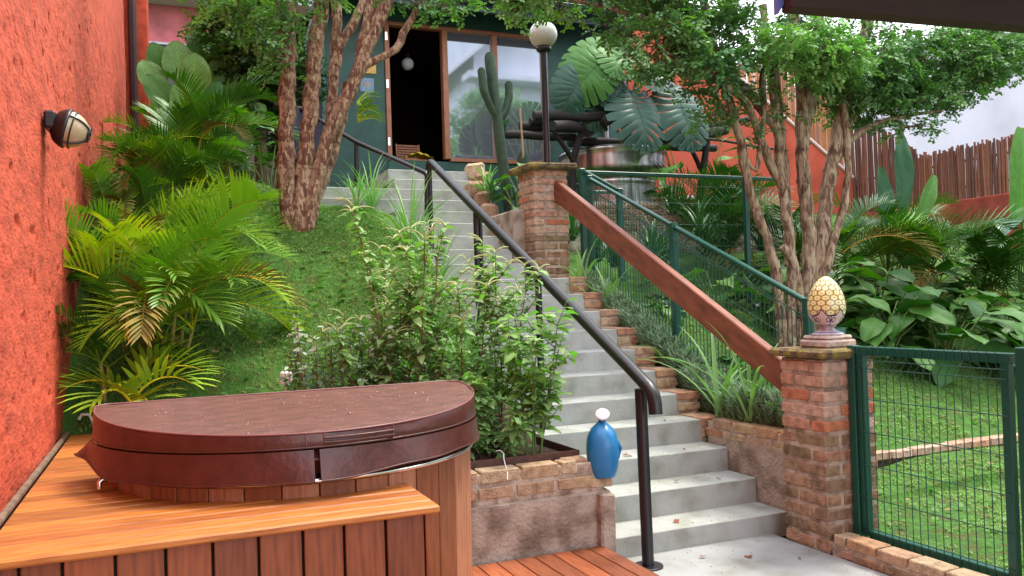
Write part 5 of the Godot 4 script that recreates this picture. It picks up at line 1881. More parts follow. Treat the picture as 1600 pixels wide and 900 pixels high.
func build_trees() -> void:
	var dk := Color(0.090, 0.185, 0.090)
	var lt := Color(0.20, 0.345, 0.15)
	var t := thing("garden_tree", "multi stemmed tree with flaking pale bark on the grass slope left of the stairs", "tree")
	var z := -8.3
	stem(t, [Vector3(1.17, 2.1, z), Vector3(1.16, 2.43, z), Vector3(1.15, 3.05, z), Vector3(1.18, 3.68, z), Vector3(1.20, 4.20, z), Vector3(1.22, 4.55, z), Vector3(1.3, 5.6, z)], 0.084, 0.074, M.bark)
	stem(t, [Vector3(1.24, 2.1, z + 0.03), Vector3(1.25, 2.42, z + 0.03), Vector3(1.29, 2.71, z), Vector3(1.33, 3.06, z), Vector3(1.38, 3.41, z), Vector3(1.43, 3.87, z), Vector3(1.47, 4.22, z), Vector3(1.53, 4.58, z), Vector3(1.66, 5.6, z)], 0.080, 0.074, M.bark)
	stem(t, [Vector3(1.30, 2.1, z + 0.06), Vector3(1.35, 2.57, z + 0.04), Vector3(1.43, 2.85, z), Vector3(1.51, 3.13, z), Vector3(1.64, 3.48, z), Vector3(1.80, 3.77, z), Vector3(1.91, 4.05, z), Vector3(2.01, 4.30, z), Vector3(2.17, 4.65, z), Vector3(2.45, 5.5, z)], 0.080, 0.064, M.bark)
	stem(t, [Vector3(1.90, 4.02, z - 0.02), Vector3(1.97, 4.34, z - 0.06), Vector3(2.05, 4.64, z - 0.08), Vector3(2.2, 5.4, z - 0.1)], 0.065, 0.055, M.bark)
	stem(t, [Vector3(1.36, 2.1, z - 0.10), Vector3(1.38, 2.46, z - 0.10), Vector3(1.44, 2.66, z - 0.12), Vector3(1.57, 3.00, z - 0.14), Vector3(1.68, 3.32, z - 0.14), Vector3(1.75, 3.6, z - 0.16), Vector3(1.80, 3.9, z - 0.18)], 0.062, 0.048, M.bark)
	stem(t, [Vector3(1.56, 3.05, z - 0.16), Vector3(1.60, 3.39, z - 0.16), Vector3(1.63, 3.60, z - 0.15), Vector3(1.66, 3.89, z - 0.15), Vector3(1.69, 4.24, z - 0.15), Vector3(1.71, 4.53, z - 0.15), Vector3(1.78, 5.5, z - 0.15)], 0.054, 0.048, M.bark)
	stem(t, [Vector3(1.68, 4.05, z - 0.15), Vector3(1.73, 4.25, z - 0.14), Vector3(1.83, 4.43, z - 0.14), Vector3(1.96, 4.66, z - 0.14), Vector3(2.1, 5.2, z - 0.14)], 0.05, 0.042, M.bark)
	stem(t, [Vector3(1.90, 4.02, z), Vector3(2.02, 4.08, z + 0.02), Vector3(2.15, 4.14, z + 0.02), Vector3(2.30, 4.25, z + 0.02), Vector3(2.37, 4.42, z), Vector3(2.47, 4.59, z), Vector3(2.56, 4.77, z), Vector3(2.7, 5.4, z)], 0.040, 0.032, M.bark, "limb")
	crown(t, [
		[Vector3(0.74, 4.56, z + 0.1), Vector3(0.26, 0.20, 0.3), 18, lt * 0.8, lt * 1.4], [Vector3(0.98, 4.40, z + 0.3), Vector3(0.25, 0.25, 0.25), 16, dk, lt * 1.3], [Vector3(1.06, 4.05, z + 0.2), Vector3(0.16, 0.16, 0.12), 5, dk, lt * 1.4],
		[Vector3(1.42, 4.75, z + 0.3), Vector3(0.2, 0.2, 0.2), 6, dk, lt], [Vector3(2.40, 4.72, z + 0.2), Vector3(0.14, 0.12, 0.12), 5, dk, lt * 1.3], [Vector3(2.75, 4.72, z + 0.2), Vector3(0.22, 0.12, 0.15), 7, dk, lt * 1.2],
		[Vector3(0.5, 5.8, z), Vector3(0.7, 0.4, 0.6), 14, dk, lt], [Vector3(1.6, 6.1, z), Vector3(0.9, 0.5, 0.8), 22, dk, lt], [Vector3(2.7, 5.9, z), Vector3(0.7, 0.4, 0.6), 16, dk, lt]],
		[Vector3(1.22, 4.62, z), Vector3(1.15, 3.9, z), Vector3(1.58, 4.66, z), Vector3(2.17, 4.73, z), Vector3(2.60, 4.75, z), Vector3(1.3, 5.5, z), Vector3(2.3, 5.5, z)])
	# epiphyte tuft on the trunk
	var ep := thing("fern_tuft", "small green fern tuft growing on the leaning trunk beside the blue tile", "fern", Vector3(1.84, 3.52, z + 0.10))
	var fm := frond_mesh(0.28, 0.6, -0.5, 14, 0.09, 0.012, 3)
	for k in 9: put("frond", fm, M.frond_mid, ep, Transform3D(Basis(Vector3.UP, rr(-1.2, 1.0)) * Basis(Vector3.BACK, rr(-0.5, 0.5)), Vector3(0, rr(-0.12, 0.12), 0)))
	# tree on the right behind the gate pillar
	t = thing("garden_tree", "multi stemmed tree with peeling bark and wide crown on the right lawn", "tree")
	z = -6.9
	stem(t, [Vector3(5.90, 0.80, z), Vector3(5.88, 1.5, z), Vector3(5.80, 2.02, z), Vector3(5.56, 2.65, z), Vector3(5.42, 3.3, z), Vector3(5.2, 4.0, z), Vector3(5.0, 4.8, z)], 0.058, 0.032, M.bark2)
	stem(t, [Vector3(6.0, 0.80, z), Vector3(6.03, 1.5, z), Vector3(6.06, 2.0, z), Vector3(5.98, 2.66, z), Vector3(5.90, 3.66, z), Vector3(5.8, 4.6, z)], 0.062, 0.038, M.bark2)
	stem(t, [Vector3(6.14, 0.80, z), Vector3(6.22, 1.5, z), Vector3(6.30, 2.13, z), Vector3(6.25, 3.0, z), Vector3(6.27, 3.88, z), Vector3(6.15, 4.8, z)], 0.086, 0.052, M.bark2)
	stem(t, [Vector3(6.20, 0.80, z + 0.05), Vector3(6.34, 1.6, z + 0.03), Vector3(6.52, 2.4, z), Vector3(6.64, 2.95, z), Vector3(6.92, 3.8, z), Vector3(7.17, 4.38, z), Vector3(7.4, 5.0, z)], 0.092, 0.052, M.bark2)
	stem(t, [Vector3(6.30, 1.5, z + 0.08), Vector3(6.50, 2.1, z + 0.12), Vector3(6.74, 2.7, z + 0.1), Vector3(6.78, 3.4, z + 0.08), Vector3(6.7, 4.3, z)], 0.046, 0.03, M.bark2)
	stem(t, [Vector3(6.05, 1.9, z - 0.05), Vector3(6.12, 2.6, z - 0.1), Vector3(6.10, 3.3, z - 0.12), Vector3(6.02, 4.2, z - 0.1)], 0.042, 0.028, M.bark2)
	stem(t, [Vector3(6.10, 0.85, z + 0.06), Vector3(6.14, 1.5, z + 0.03), Vector3(6.05, 1.95, z + 0.02), Vector3(5.95, 2.1, z)], 0.06, 0.04, M.bark2, "limb")
	stem(t, [Vector3(5.98, 2.7, z), Vector3(5.75, 3.1, z), Vector3(5.45, 3.55, z + 0.1), Vector3(4.9, 3.75, z + 0.2), Vector3(4.4, 3.95, z + 0.2)], 0.05, 0.02, M.bark2, "limb")
	stem(t, [Vector3(5.93, 3.3, z), Vector3(5.6, 3.75, z - 0.1), Vector3(5.2, 4.0, z - 0.1), Vector3(4.4, 4.25, z + 0.1), Vector3(3.6, 4.45, z - 0.1)], 0.045, 0.02, M.bark2, "limb")
	stem(t, [Vector3(6.66, 3.0, z), Vector3(7.0, 3.32, z + 0.05), Vector3(7.5, 3.5, z + 0.1), Vector3(8.2, 3.62, z + 0.1)], 0.045, 0.014, M.bark2, "limb")
	stem(t, [Vector3(6.72, 3.2, z), Vector3(7.2, 3.65, z - 0.1), Vector3(7.9, 3.85, z - 0.1), Vector3(8.8, 4.1, z), Vector3(9.6, 4.35, z)], 0.055, 0.02, M.bark2, "limb")
	stem(t, [Vector3(6.26, 3.2, z), Vector3(6.5, 3.7, z - 0.1), Vector3(6.6, 4.3, z - 0.1), Vector3(6.7, 5.0, z - 0.1)], 0.06, 0.04, M.bark2, "limb")
	stem(t, [Vector3(5.45, 3.2, z), Vector3(5.62, 2.85, z), Vector3(5.72, 3.4, z + 0.05), Vector3(5.7, 3.9, z + 0.1)], 0.03, 0.02, M.bark2, "limb")
	var lg := Color(0.21, 0.36, 0.15)
	crown(t, [
		[Vector3(3.75, 4.72, z), Vector3(0.45, 0.18, 0.4), 26, dk, lt], [Vector3(4.40, 4.42, z), Vector3(0.5, 0.28, 0.4), 46, dk, lt], [Vector3(5.05, 4.5, z), Vector3(0.45, 0.26, 0.4), 40, dk, lt],
		[Vector3(4.45, 3.95, z + 0.2), Vector3(0.40, 0.20, 0.35), 34, dk, lt], [Vector3(4.95, 3.85, z + 0.1), Vector3(0.30, 0.22, 0.3), 22, dk * 0.8, dk * 1.6], [Vector3(5.28, 4.22, z), Vector3(0.35, 0.25, 0.35), 26, dk, lt], [Vector3(5.3, 3.5, z), Vector3(0.5, 0.2, 0.3), 9, dk, lt], [Vector3(5.75, 3.55, z), Vector3(0.3, 0.2, 0.3), 6, dk, lt], [Vector3(6.45, 3.85, z), Vector3(0.3, 0.16, 0.3), 12, dk, lt], [Vector3(7.0, 3.72, z), Vector3(0.3, 0.16, 0.3), 12, dk, lt],
		[Vector3(5.80, 4.02, z + 0.5), Vector3(0.42, 0.13, 0.35), 40, lt, lg * 1.35], [Vector3(6.22, 3.88, z + 0.5), Vector3(0.30, 0.12, 0.30), 24, lt, lg * 1.3], [Vector3(6.4, 4.3, z), Vector3(0.4, 0.2, 0.4), 22, dk * 0.7, dk * 1.4],
		[Vector3(6.95, 4.0, z + 0.1), Vector3(0.40, 0.26, 0.4), 40, dk, lt], [Vector3(7.55, 4.15, z), Vector3(0.45, 0.28, 0.4), 46, dk, lt], [Vector3(8.2, 4.2, z), Vector3(0.45, 0.25, 0.4), 44, dk, lt], [Vector3(8.75, 4.3, z), Vector3(0.42, 0.24, 0.4), 38, dk, lt],
		[Vector3(9.35, 4.42, z), Vector3(0.5, 0.22, 0.4), 40, dk, lt], [Vector3(7.5, 3.72, z + 0.1), Vector3(0.40, 0.12, 0.3), 22, dk, lt], [Vector3(8.15, 3.78, z + 0.1), Vector3(0.40, 0.11, 0.3), 20, dk, lt], [Vector3(7.15, 3.62, z), Vector3(0.25, 0.15, 0.25), 14, dk, lt],
		[Vector3(7.6, 3.42, z + 0.1), Vector3(0.35, 0.06, 0.2), 7, dk, lt], [Vector3(8.55, 3.98, z + 0.1), Vector3(0.4, 0.10, 0.3), 14, dk, lt],
		[Vector3(5.5, 5.2, z), Vector3(1.1, 0.4, 0.8), 30, dk, lt], [Vector3(7.2, 5.3, z), Vector3(1.2, 0.4, 0.8), 30, dk, lt], [Vector3(9.0, 5.1, z), Vector3(0.9, 0.3, 0.7), 18, dk, lt]],
		[Vector3(5.2, 4.0, z), Vector3(5.0, 4.75, z), Vector3(4.4, 3.95, z + 0.2), Vector3(4.9, 3.75, z + 0.2), Vector3(3.7, 4.43, z - 0.1), Vector3(5.8, 4.55, z), Vector3(6.27, 3.88, z), Vector3(6.15, 4.75, z), Vector3(6.95, 3.85, z), Vector3(7.17, 4.38, z), Vector3(7.9, 3.85, z - 0.1), Vector3(8.8, 4.1, z), Vector3(9.55, 4.33, z), Vector3(7.5, 3.5, z + 0.1), Vector3(8.15, 3.6, z + 0.1), Vector3(5.7, 3.9, z + 0.1)])
	# spray hanging over the lamp
	t = thing("hanging_branch", "bright leafy branch hanging down over the globe of the lamp post", "branch")
	stem(t, [Vector3(3.75, 5.3, -7.3), Vector3(3.6, 4.9, -7.25), Vector3(3.4, 4.55, -7.2), Vector3(3.2, 4.40, -7.2)], 0.022, 0.008, M.bark2, "limb")
	crown(t, [[Vector3(3.25, 4.56, -7.2), Vector3(0.24, 0.14, 0.2), 22, lt, lg * 1.2], [Vector3(3.10, 4.38, -7.2), Vector3(0.09, 0.07, 0.1), 4, lt, lg * 1.3], [Vector3(3.60, 4.42, -7.2), Vector3(0.08, 0.08, 0.1), 4, lt, Color(0.25, 0.38, 0.06)], [Vector3(3.4, 4.95, -7.25), Vector3(0.4, 0.25, 0.3), 20, dk, lt]],
		[Vector3(3.6, 4.9, -7.25), Vector3(3.4, 4.55, -7.2), Vector3(3.2, 4.4, -7.2)])
	# darker small tree by the pink house
	t = thing("dark_tree", "small dark leaved tree between the palms and the left tree trunks", "tree")
	stem(t, [Vector3(1.36, 2.8, -12.0), Vector3(1.33, 4.0, -12.0), Vector3(1.42, 4.5, -12.0), Vector3(1.3, 5.3, -12.0)], 0.10, 0.05, M.twig, "limb")
	var d2 := Color(0.022, 0.055, 0.022)
	var l2 := Color(0.07, 0.14, 0.045)
	crown(t, [[Vector3(1.05, 5.35, -12), Vector3(0.36, 0.32, 0.4), 40, l2, l2 * 2.2], [Vector3(1.35, 5.0, -11.9), Vector3(0.4, 0.35, 0.4), 50, d2, l2], [Vector3(1.2, 4.5, -11.9), Vector3(0.25, 0.3, 0.3), 30, d2, l2], [Vector3(1.75, 4.9, -12.2), Vector3(0.4, 0.4, 0.4), 40, d2, l2], [Vector3(1.2, 6.1, -12), Vector3(0.6, 0.4, 0.5), 40, l2, l2 * 2.0], [Vector3(1.75, 4.25, -12.3), Vector3(0.22, 0.3, 0.3), 16, d2, l2]],
		[Vector3(1.42, 4.5, -12), Vector3(1.35, 5.2, -12), Vector3(1.33, 4.1, -12)], 1.25)
	# tree across the lane, only in the glass
	t = thing("lane_tree", "dense tree across the lane, mirrored low in the sliding glass", "tree")
	stem(t, [Vector3(15.0, 0, 13), Vector3(15.1, 5, 13), Vector3(15.0, 9, 13)], 0.25, 0.12, M.bark2)
	crown(t, [[Vector3(15.2, 10.2, 13), Vector3(1.7, 1.5, 1.4), 130, dk, lt], [Vector3(17.3, 9.5, 13), Vector3(1.5, 1.1, 1.2), 70, dk, lt]], [Vector3(15, 9, 13), Vector3(15.1, 7, 13)], 3.2)

# ---------------------------------------------------------------- planting
var fronds := {}
func frond_set() -> void:
	for c in 3:
		for k in 3:
			var a: Array = [[1.25, -0.25], [1.05, -0.65], [0.70, -1.05]][c]
			fronds["%d%d" % [c, k]] = frond_mesh([1.05, 1.3, 1.5][k], a[0], a[1], [26, 30, 34][k], [0.34, 0.40, 0.44][k], 0.024, 10 * c + k)

func areca(label: String, at: Vector3, n: int, tone: Array, size: float, spread := 0.28, face := -10.0, arc := PI) -> Node3D:
	var t := thing("areca_palm", label, "palm", at)
	var canes := maxi(n / 4, 3)
	var tops: Array = []
	for k in canes:
		var a := TAU * k / canes + rr(-0.3, 0.3)
		var o := Vector3(cos(a), 0, sin(a)) * rr(0.04, 0.14)
		var h := rr(0.15, 0.60) * size
		var e := o + Vector3(cos(a) * spread * h, h, sin(a) * spread * h)
		var b := MB.new()
		b.tube([o - Vector3(0, 0.2, 0), (o + e) * 0.5, e], [0.018, 0.016, 0.012], 7)
		put("cane_stem", b.mesh(), M.canestem, t)
		tops.append([e, a])
	for k in n:
		var tp: Array = tops[k % canes]
		var a: float = tp[1] + rr(-1.1, 1.1) + TAU * (k / canes) * 0.37
		if face > -9.0: a = face + rr(-arc, arc)
		var c := rng.randi() % 3
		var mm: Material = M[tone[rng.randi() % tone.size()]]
		if k > 0 and k % 11 == 0:
			mm = M.frond_dry; c = 2
		put("frond", fronds["%d%d" % [c, rng.randi() % 3]], mm, t, Transform3D(Basis(Vector3.UP, -a) * Basis(Vector3.RIGHT, rr(-0.35, 0.35)) * Basis.from_scale(Vector3.ONE * size * rr(0.8, 1.1)), tp[0]))
	return t

# upright stalks with one big blade each
func broad_clump(called: String, label: String, cat: String, at: Vector3, n: int, L: float, W: float, h0: float, h1: float, shape: String, mats: Array, spread := 0.35, facing := 0.0, arc := PI, group := "") -> void:
	var t := thing(called, label, cat, at, group)
	var st := MB.new()
	var meshes := [leaf_mesh(L, W, shape, 0.9, 0.22, 0.018, 9, 6), leaf_mesh(L * 0.9, W * 0.95, shape, 0.55, 0.3, 0.012, 9, 6, 1.0), leaf_mesh(L * 1.08, W, shape, 1.3, 0.15, 0.022, 9, 6, 2.0)]
	for k in n:
		var a := facing + rr(-arc, arc)
		var h := lerpf(h0, h1, rng.randf())
		var o := Vector3(rr(-0.08, 0.08), 0, rr(-0.08, 0.08))
		var d := Vector3(cos(a), 0, sin(a))
		var e := o + d * spread * rr(0.5, 1.2) + Vector3(0, h, 0)
		st.tube([o - Vector3(0, 0.15, 0), o.lerp(e, 0.5) + Vector3(0, 0.1 * h, 0), e], [0.012, 0.010, 0.007], 6)
		var dir := (d + Vector3(rr(-0.2, 0.2), rr(-0.35, 0.35), rr(-0.2, 0.2))).normalized()
		put("leaf", meshes[rng.randi() % 3], M[mats[rng.randi() % mats.size()]], t, Transform3D(aim(dir, rr(-0.4, 0.4)) * Basis.from_scale(Vector3.ONE * rr(0.75, 1.1)), e))
	put("stalks", st.mesh(), M.greenstem, t)

func rosette(called: String, label: String, cat: String, at: Vector3, n: int, L: float, w: float, m: Material, group := "", low := 0.3) -> void:
	var t := thing(called, label, cat, at, group)
	var ms := [blade_mesh(L, w, 1.4, 0.5), blade_mesh(L, w, 1.1, -0.3), blade_mesh(L * 0.9, w, low + 0.4, -0.7)]
	for k in n:
		put("blade", ms[k % 3], m, t, Transform3D(Basis(Vector3.UP, TAU * k * 0.381 + rr(-0.2, 0.2)) * Basis(Vector3.BACK, rr(-0.15, 0.15)) * Basis.from_scale(Vector3.ONE * rr(0.75, 1.1)), Vector3(rr(-0.03, 0.03), 0, rr(-0.03, 0.03))))

# branching herb: woody stems, separate leaves, optional tassels at the tips
func herb(called: String, label: String, cat: String, at: Vector3, stems: int, h: float, spread: float, lm: Array, lmats: Array, smat: Material, per: float, tassel: bool, lean := Vector3.ZERO) -> void:
	var t := thing(called, label, cat, at)
	var sb := MB.new()
	var fb := MB.new()
	for s in stems:
		var a := TAU * s / stems + rr(-0.5, 0.5)
		var out := Vector3(cos(a), 0, sin(a)) * spread * rr(0.5, 1.0) + lean * rr(0.6, 1.2)
		var hh := h * rr(0.72, 1.05)
		var o := Vector3(cos(a), 0, sin(a)) * 0.05
		var P: Array = []
		for k in 8:
			var u := k / 7.0
			P.append(o + out * pow(u, 1.3) + Vector3(rr(-0.015, 0.015), hh * u, rr(-0.015, 0.015)))
		sb.tube([P[0] - Vector3(0, 0.15, 0)] + P, [0.009, 0.008, 0.007, 0.006, 0.005, 0.0045, 0.004, 0.003, 0.002], 6)
		var segs: Array = [[P, 1.0]]
		for k in range(2, 7):
			for q in 2:
				if rng.randf() < 0.25: continue
				var ba := rr(0, TAU)
				var bl := h * rr(0.12, 0.26) * (1.1 - 0.08 * k)
				var d := Vector3(cos(ba), rr(0.5, 1.1), sin(ba)).normalized()
				var B: Array = []
				for j in 5: B.append(P[k] + d * bl * j / 4.0 + Vector3(0, 0.03 * pow(j / 4.0, 2), 0))
				sb.tube(B, [0.005, 0.004, 0.0035, 0.003, 0.002], 5)
				segs.append([B, 0.8])
		for sg in segs:
			var B: Array = sg[0]
			var L := 0.0
			for j in B.size() - 1: L += B[j].distance_to(B[j + 1])
			var n := int(L * per)
			for j in n:
				var u := lerpf(0.22, 1.0, (j + rng.randf()) / n)
				var f := u * (B.size() - 1)
				var i := mini(int(f), B.size() - 2)
				var p: Vector3 = B[i].lerp(B[i + 1], f - i)
				var q := rr(0, TAU)
				var dir := Vector3(cos(q), rr(-0.35, 0.45), sin(q))
				put("leaf", lm[rng.randi() % lm.size()], M[lmats[rng.randi() % lmats.size()]], t, Transform3D(aim(dir, rr(-0.5, 0.5)) * Basis.from_scale(Vector3.ONE * rr(0.6, 1.15)), p))
			if tassel and B[-1].y > h * 0.62:
				for j in 4:
					var q := rr(0, TAU)
					var d := Vector3(cos(q), rr(0.6, 1.6), sin(q)).normalized()
					var p: Vector3 = B[-1]
					var T: Array = []
					var l := rr(0.05, 0.16)
					for k in 6:
						T.append(p)
						p += d * l / 5.0
						d = (d + Vector3(cos(q) * 0.15, -0.24, sin(q) * 0.15)).normalized()
					fb.tube(T, [0.003, 0.0038, 0.0044, 0.0040, 0.0034, 0.0015], 5, true, 0.3)
	put("stems", sb.mesh(), smat, t)
	if tassel: put("flower_tassels", fb.mesh(), M.flower, t).set_meta("kind", "stuff")

func build_plants() -> void:
	frond_set()
	var g := func(x: float, z: float) -> Vector3: return Vector3(x, ground(x, z) - 0.02, z)
	# palms along the red wall
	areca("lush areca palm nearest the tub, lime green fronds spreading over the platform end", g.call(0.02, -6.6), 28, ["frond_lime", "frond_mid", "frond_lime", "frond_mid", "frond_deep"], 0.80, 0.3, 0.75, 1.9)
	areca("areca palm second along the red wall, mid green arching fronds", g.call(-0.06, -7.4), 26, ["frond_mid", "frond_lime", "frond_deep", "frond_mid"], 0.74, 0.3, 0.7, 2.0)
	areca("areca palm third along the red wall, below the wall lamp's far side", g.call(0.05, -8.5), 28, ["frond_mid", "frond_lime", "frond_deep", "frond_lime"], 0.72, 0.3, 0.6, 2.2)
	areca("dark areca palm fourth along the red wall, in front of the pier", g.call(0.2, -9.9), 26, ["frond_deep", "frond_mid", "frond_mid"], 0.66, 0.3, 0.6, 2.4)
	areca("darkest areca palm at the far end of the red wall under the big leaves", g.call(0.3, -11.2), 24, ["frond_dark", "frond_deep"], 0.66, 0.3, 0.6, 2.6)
	areca("deep green areca palm between the third and fourth along the wall", g.call(0.32, -9.2), 20, ["frond_deep", "frond_mid", "frond_deep"], 0.70, 0.3, 0.5, 2.4)
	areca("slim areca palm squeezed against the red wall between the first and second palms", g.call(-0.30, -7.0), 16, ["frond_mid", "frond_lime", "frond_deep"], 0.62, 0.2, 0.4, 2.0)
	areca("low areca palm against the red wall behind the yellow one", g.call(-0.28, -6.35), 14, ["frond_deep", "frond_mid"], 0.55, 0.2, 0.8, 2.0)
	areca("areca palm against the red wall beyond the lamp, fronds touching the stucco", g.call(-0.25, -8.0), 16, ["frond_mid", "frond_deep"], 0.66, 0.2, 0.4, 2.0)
	var y := thing("yellow_palm", "young palm with yellow drooping fronds at the corner of the platform", "palm", Vector3(-0.20, 0.86, -6.15))
	var yf := frond_mesh(0.55, 0.9, -0.75, 11, 0.36, 0.034, 91)
	var yg := frond_mesh(0.50, 0.6, -0.9, 11, 0.34, 0.032, 92)
	for k in 6:
		put("frond", yf if k % 2 else yg, M.frond_yellow if k < 4 else M.frond_lime, y, Transform3D(Basis(Vector3.UP, [-1.35, -0.7, -2.1, -0.1, -2.8, 0.6][k]) * Basis(Vector3.BACK, 0.1), Vector3(0, 0.10 + 0.03 * k, 0)))
	var t := thing("big_leaf_plant", "plant with huge rounded upright green leaves in front of the pink house", "plant", Vector3(0.42, 2.95, -11.9))
	var bigm := [leaf_mesh(0.60, 0.44, "round", 0.35, 0.18, 0.012, 9, 6), leaf_mesh(0.52, 0.42, "round", 0.6, 0.2, 0.012, 9, 6, 1.0)]
	var bst := MB.new()
	for q in [[-0.10, 1.38, 0.1, -0.1, 1.0], [0.30, 1.34, 0.0, 0.45, 0.9], [0.05, 1.12, 0.35, 0.0, 1.0], [-0.36, 1.22, 0.1, -0.45, 0.85], [0.42, 1.02, 0.3, 0.8, 0.85], [-0.25, 0.98, 0.4, -0.7, 0.8], [0.12, 1.62, -0.2, 0.15, 0.95], [0.22, 0.85, 0.5, 0.3, 0.8], [-0.05, 0.80, 0.55, -0.2, 0.8], [0.60, 0.80, 0.3, 1.1, 0.75], [-0.30, 1.50, -0.2, -0.3, 0.8]]:
		var base := Vector3(q[0], q[1] + 0.32, q[2])
		bst.tube([Vector3(q[0] * 0.2, 0, 0), Vector3(q[0] * 0.7, (q[1] + 0.32) * 0.6, q[2] * 0.6), base], [0.02, 0.016, 0.011], 6)
		put("leaf", bigm[rng.randi() % 2], M[["broad3", "broad", "broad3", "broad2"][rng.randi() % 4]], t, Transform3D(aim(Vector3(q[3], 1.0, rr(-0.25, 0.25)), 0.0, Vector3(rr(-0.25, 0.35), 0.35, 1)) * Basis.from_scale(Vector3.ONE * q[4]), base))
	put("stalks", bst.mesh(), M.greenstem, t)
	broad_clump("shade_plant", "glossy green leaves below the dark tree beside the palms", "plant", Vector3(0.95, 2.95, -11.2), 9, 0.42, 0.26, 0.5, 1.3, "round", ["broad", "broad2"], 0.3, 1.4, 1.8)
	broad_clump("shade_plant", "low dark leafy plant at the foot of the dark tree near the ramp", "plant", Vector3(1.30, 2.7, -10.8), 14, 0.3, 0.14, 0.2, 1.0, "ovate", ["broaddark", "broad2"], 0.25, 1.4, 2.2)
	# herbs in the planter
	var lm := [leaf_mesh(0.085, 0.044, "ovate", 0.8, 0.25, 0.003, 5, 4), leaf_mesh(0.07, 0.036, "ovate", 0.5, 0.3, 0.002, 5, 4, 1.0), leaf_mesh(0.10, 0.05, "ovate", 1.1, 0.2, 0.004, 5, 4, 2.0)]
	var hm := ["herb", "herb2", "herb2", "herb3"]
	herb("tassel_weed", "tall amaranth with red brown stem and pale tassels, behind the cover's right half", "weed", Vector3(1.48, 0.55, -5.3), 4, 1.70, 0.34, lm, hm, M.redstem, 66.0, true)
	herb("tassel_weed", "leafy amaranth in the middle of the planter, stems forking low down", "weed", Vector3(1.82, 0.58, -5.22), 4, 1.38, 0.34, lm, hm, M.redstem, 70.0, true)
	herb("tassel_weed", "amaranth nearest the handrail with nodding pale tassels", "weed", Vector3(2.16, 0.58, -5.35), 4, 1.42, 0.30, lm, hm, M.redstem, 66.0, true)
	herb("tassel_weed", "low amaranth filling the front of the planter beside the tub", "weed", Vector3(1.66, 0.58, -4.95), 4, 0.62, 0.22, lm, hm, M.redstem, 90.0, false)
	herb("tassel_weed", "smaller amaranth at the left end of the planter next to the white tipped shrub", "weed", Vector3(1.28, 0.6, -5.55), 3, 1.15, 0.34, lm, hm, M.redstem, 66.0, true)
	herb("tassel_weed", "low leafy amaranth at the front of the planter under the broad leaved bush", "weed", Vector3(1.95, 0.58, -4.92), 4, 0.42, 0.26, lm, hm, M.redstem, 90.0, false)
	herb("tassel_weed", "thin pale amaranth farthest back in the planter below the lemongrass", "weed", Vector3(1.62, 0.85, -5.9), 3, 1.15, 0.36, lm, ["herb3", "herb"], M.redstem, 60.0, true)
	var bl := [leaf_mesh(0.135, 0.066, "ovate", 0.8, 0.25, 0.004, 6, 4), leaf_mesh(0.115, 0.062, "ovate", 0.5, 0.3, 0.003, 6, 4, 1.0)]
	herb("broadleaf_bush", "bright broad leaved bush at the right corner of the planter above the watering can", "bush", Vector3(2.17, 0.58, -4.93), 6, 1.12, 0.22, bl, ["salad", "salad", "herb3", "herb"], M.greenstem, 30.0, false)
	# small white tipped shrub
	var sl := [leaf_mesh(0.042, 0.022, "ovate", 0.4, 0.2, 0.001, 3, 2)]
	t = thing("white_tipped_shrub", "thin low shrub with grey green leaves and white tips on the slope behind the cover", "shrub", Vector3(1.0, 0.55, -5.62))
	var sb := MB.new()
	var list: Array = []
	var cols: Array = []
	for k in 85:
		var o := Vector3(rr(-0.22, 0.60), 0, rr(-0.28, 0.25))
		var h := rr(0.55, 1.02)
		var e := o + Vector3(rr(-0.08, 0.08), h, rr(-0.08, 0.08))
		sb.tube([o, (o + e) * 0.5 + Vector3(rr(-0.02, 0.02), 0, 0), e], [0.004, 0.003, 0.002], 4)
		for j in 26:
			var u := 0.35 + 0.65 * j / 25.0
			var q := j * 2.4 + k
			list.append(Transform3D(aim(Vector3(cos(q), rr(-0.5, 0.6), sin(q)), rr(-1.2, 1.2)) * Basis.from_scale(Vector3.ONE * rr(0.9, 1.7)), o.lerp(e, u)))
			var c := Color(0.10, 0.18, 0.10).lerp(Color(0.19, 0.29, 0.18), rng.randf())
			if u > 0.93: c = Color(0.46, 0.54, 0.46)
			cols.append(c)
	put("stems", sb.mesh(), M.redstem, t)
	multi("foliage", sl[0], M.crown, list, cols, t)
	# lemongrass and tall blades by the handrail
	for s in [[2.35, -8.2, 60, 1.0, "tall pale lemongrass clump in front of the top of the handrail"], [2.12, -8.9, 34, 0.75, "lemongrass clump behind the tallest one, left of the steps"], [2.36, -7.4, 36, 0.80, "arching lemongrass clump halfway up beside the steps"], [1.88, -8.6, 24, 0.55, "wispy grass clump at the lower left of the lemongrass"], [2.22, -9.9, 12, 0.72, "sparse upright blades by the side landing"], [2.38, -6.5, 18, 0.5, "short lemongrass clump behind the amaranth near the steps"], [1.75, -6.9, 14, 0.4, "small grass tuft on the slope beside the weeds"], [1.66, -5.75, 26, 0.55, "grass clump hidden among the amaranth stems"], [2.05, -5.85, 26, 0.6, "grass clump behind the amaranth nearest the handrail"], [1.30, -6.0, 18, 0.42, "grass clump between the white tipped shrub and the amaranth"]]:
		rosette("lemongrass", s[4], "grass clump", g.call(s[0], s[1]), s[2], s[3], 0.020, M.blade, "lemongrass left of the steps", 0.7)
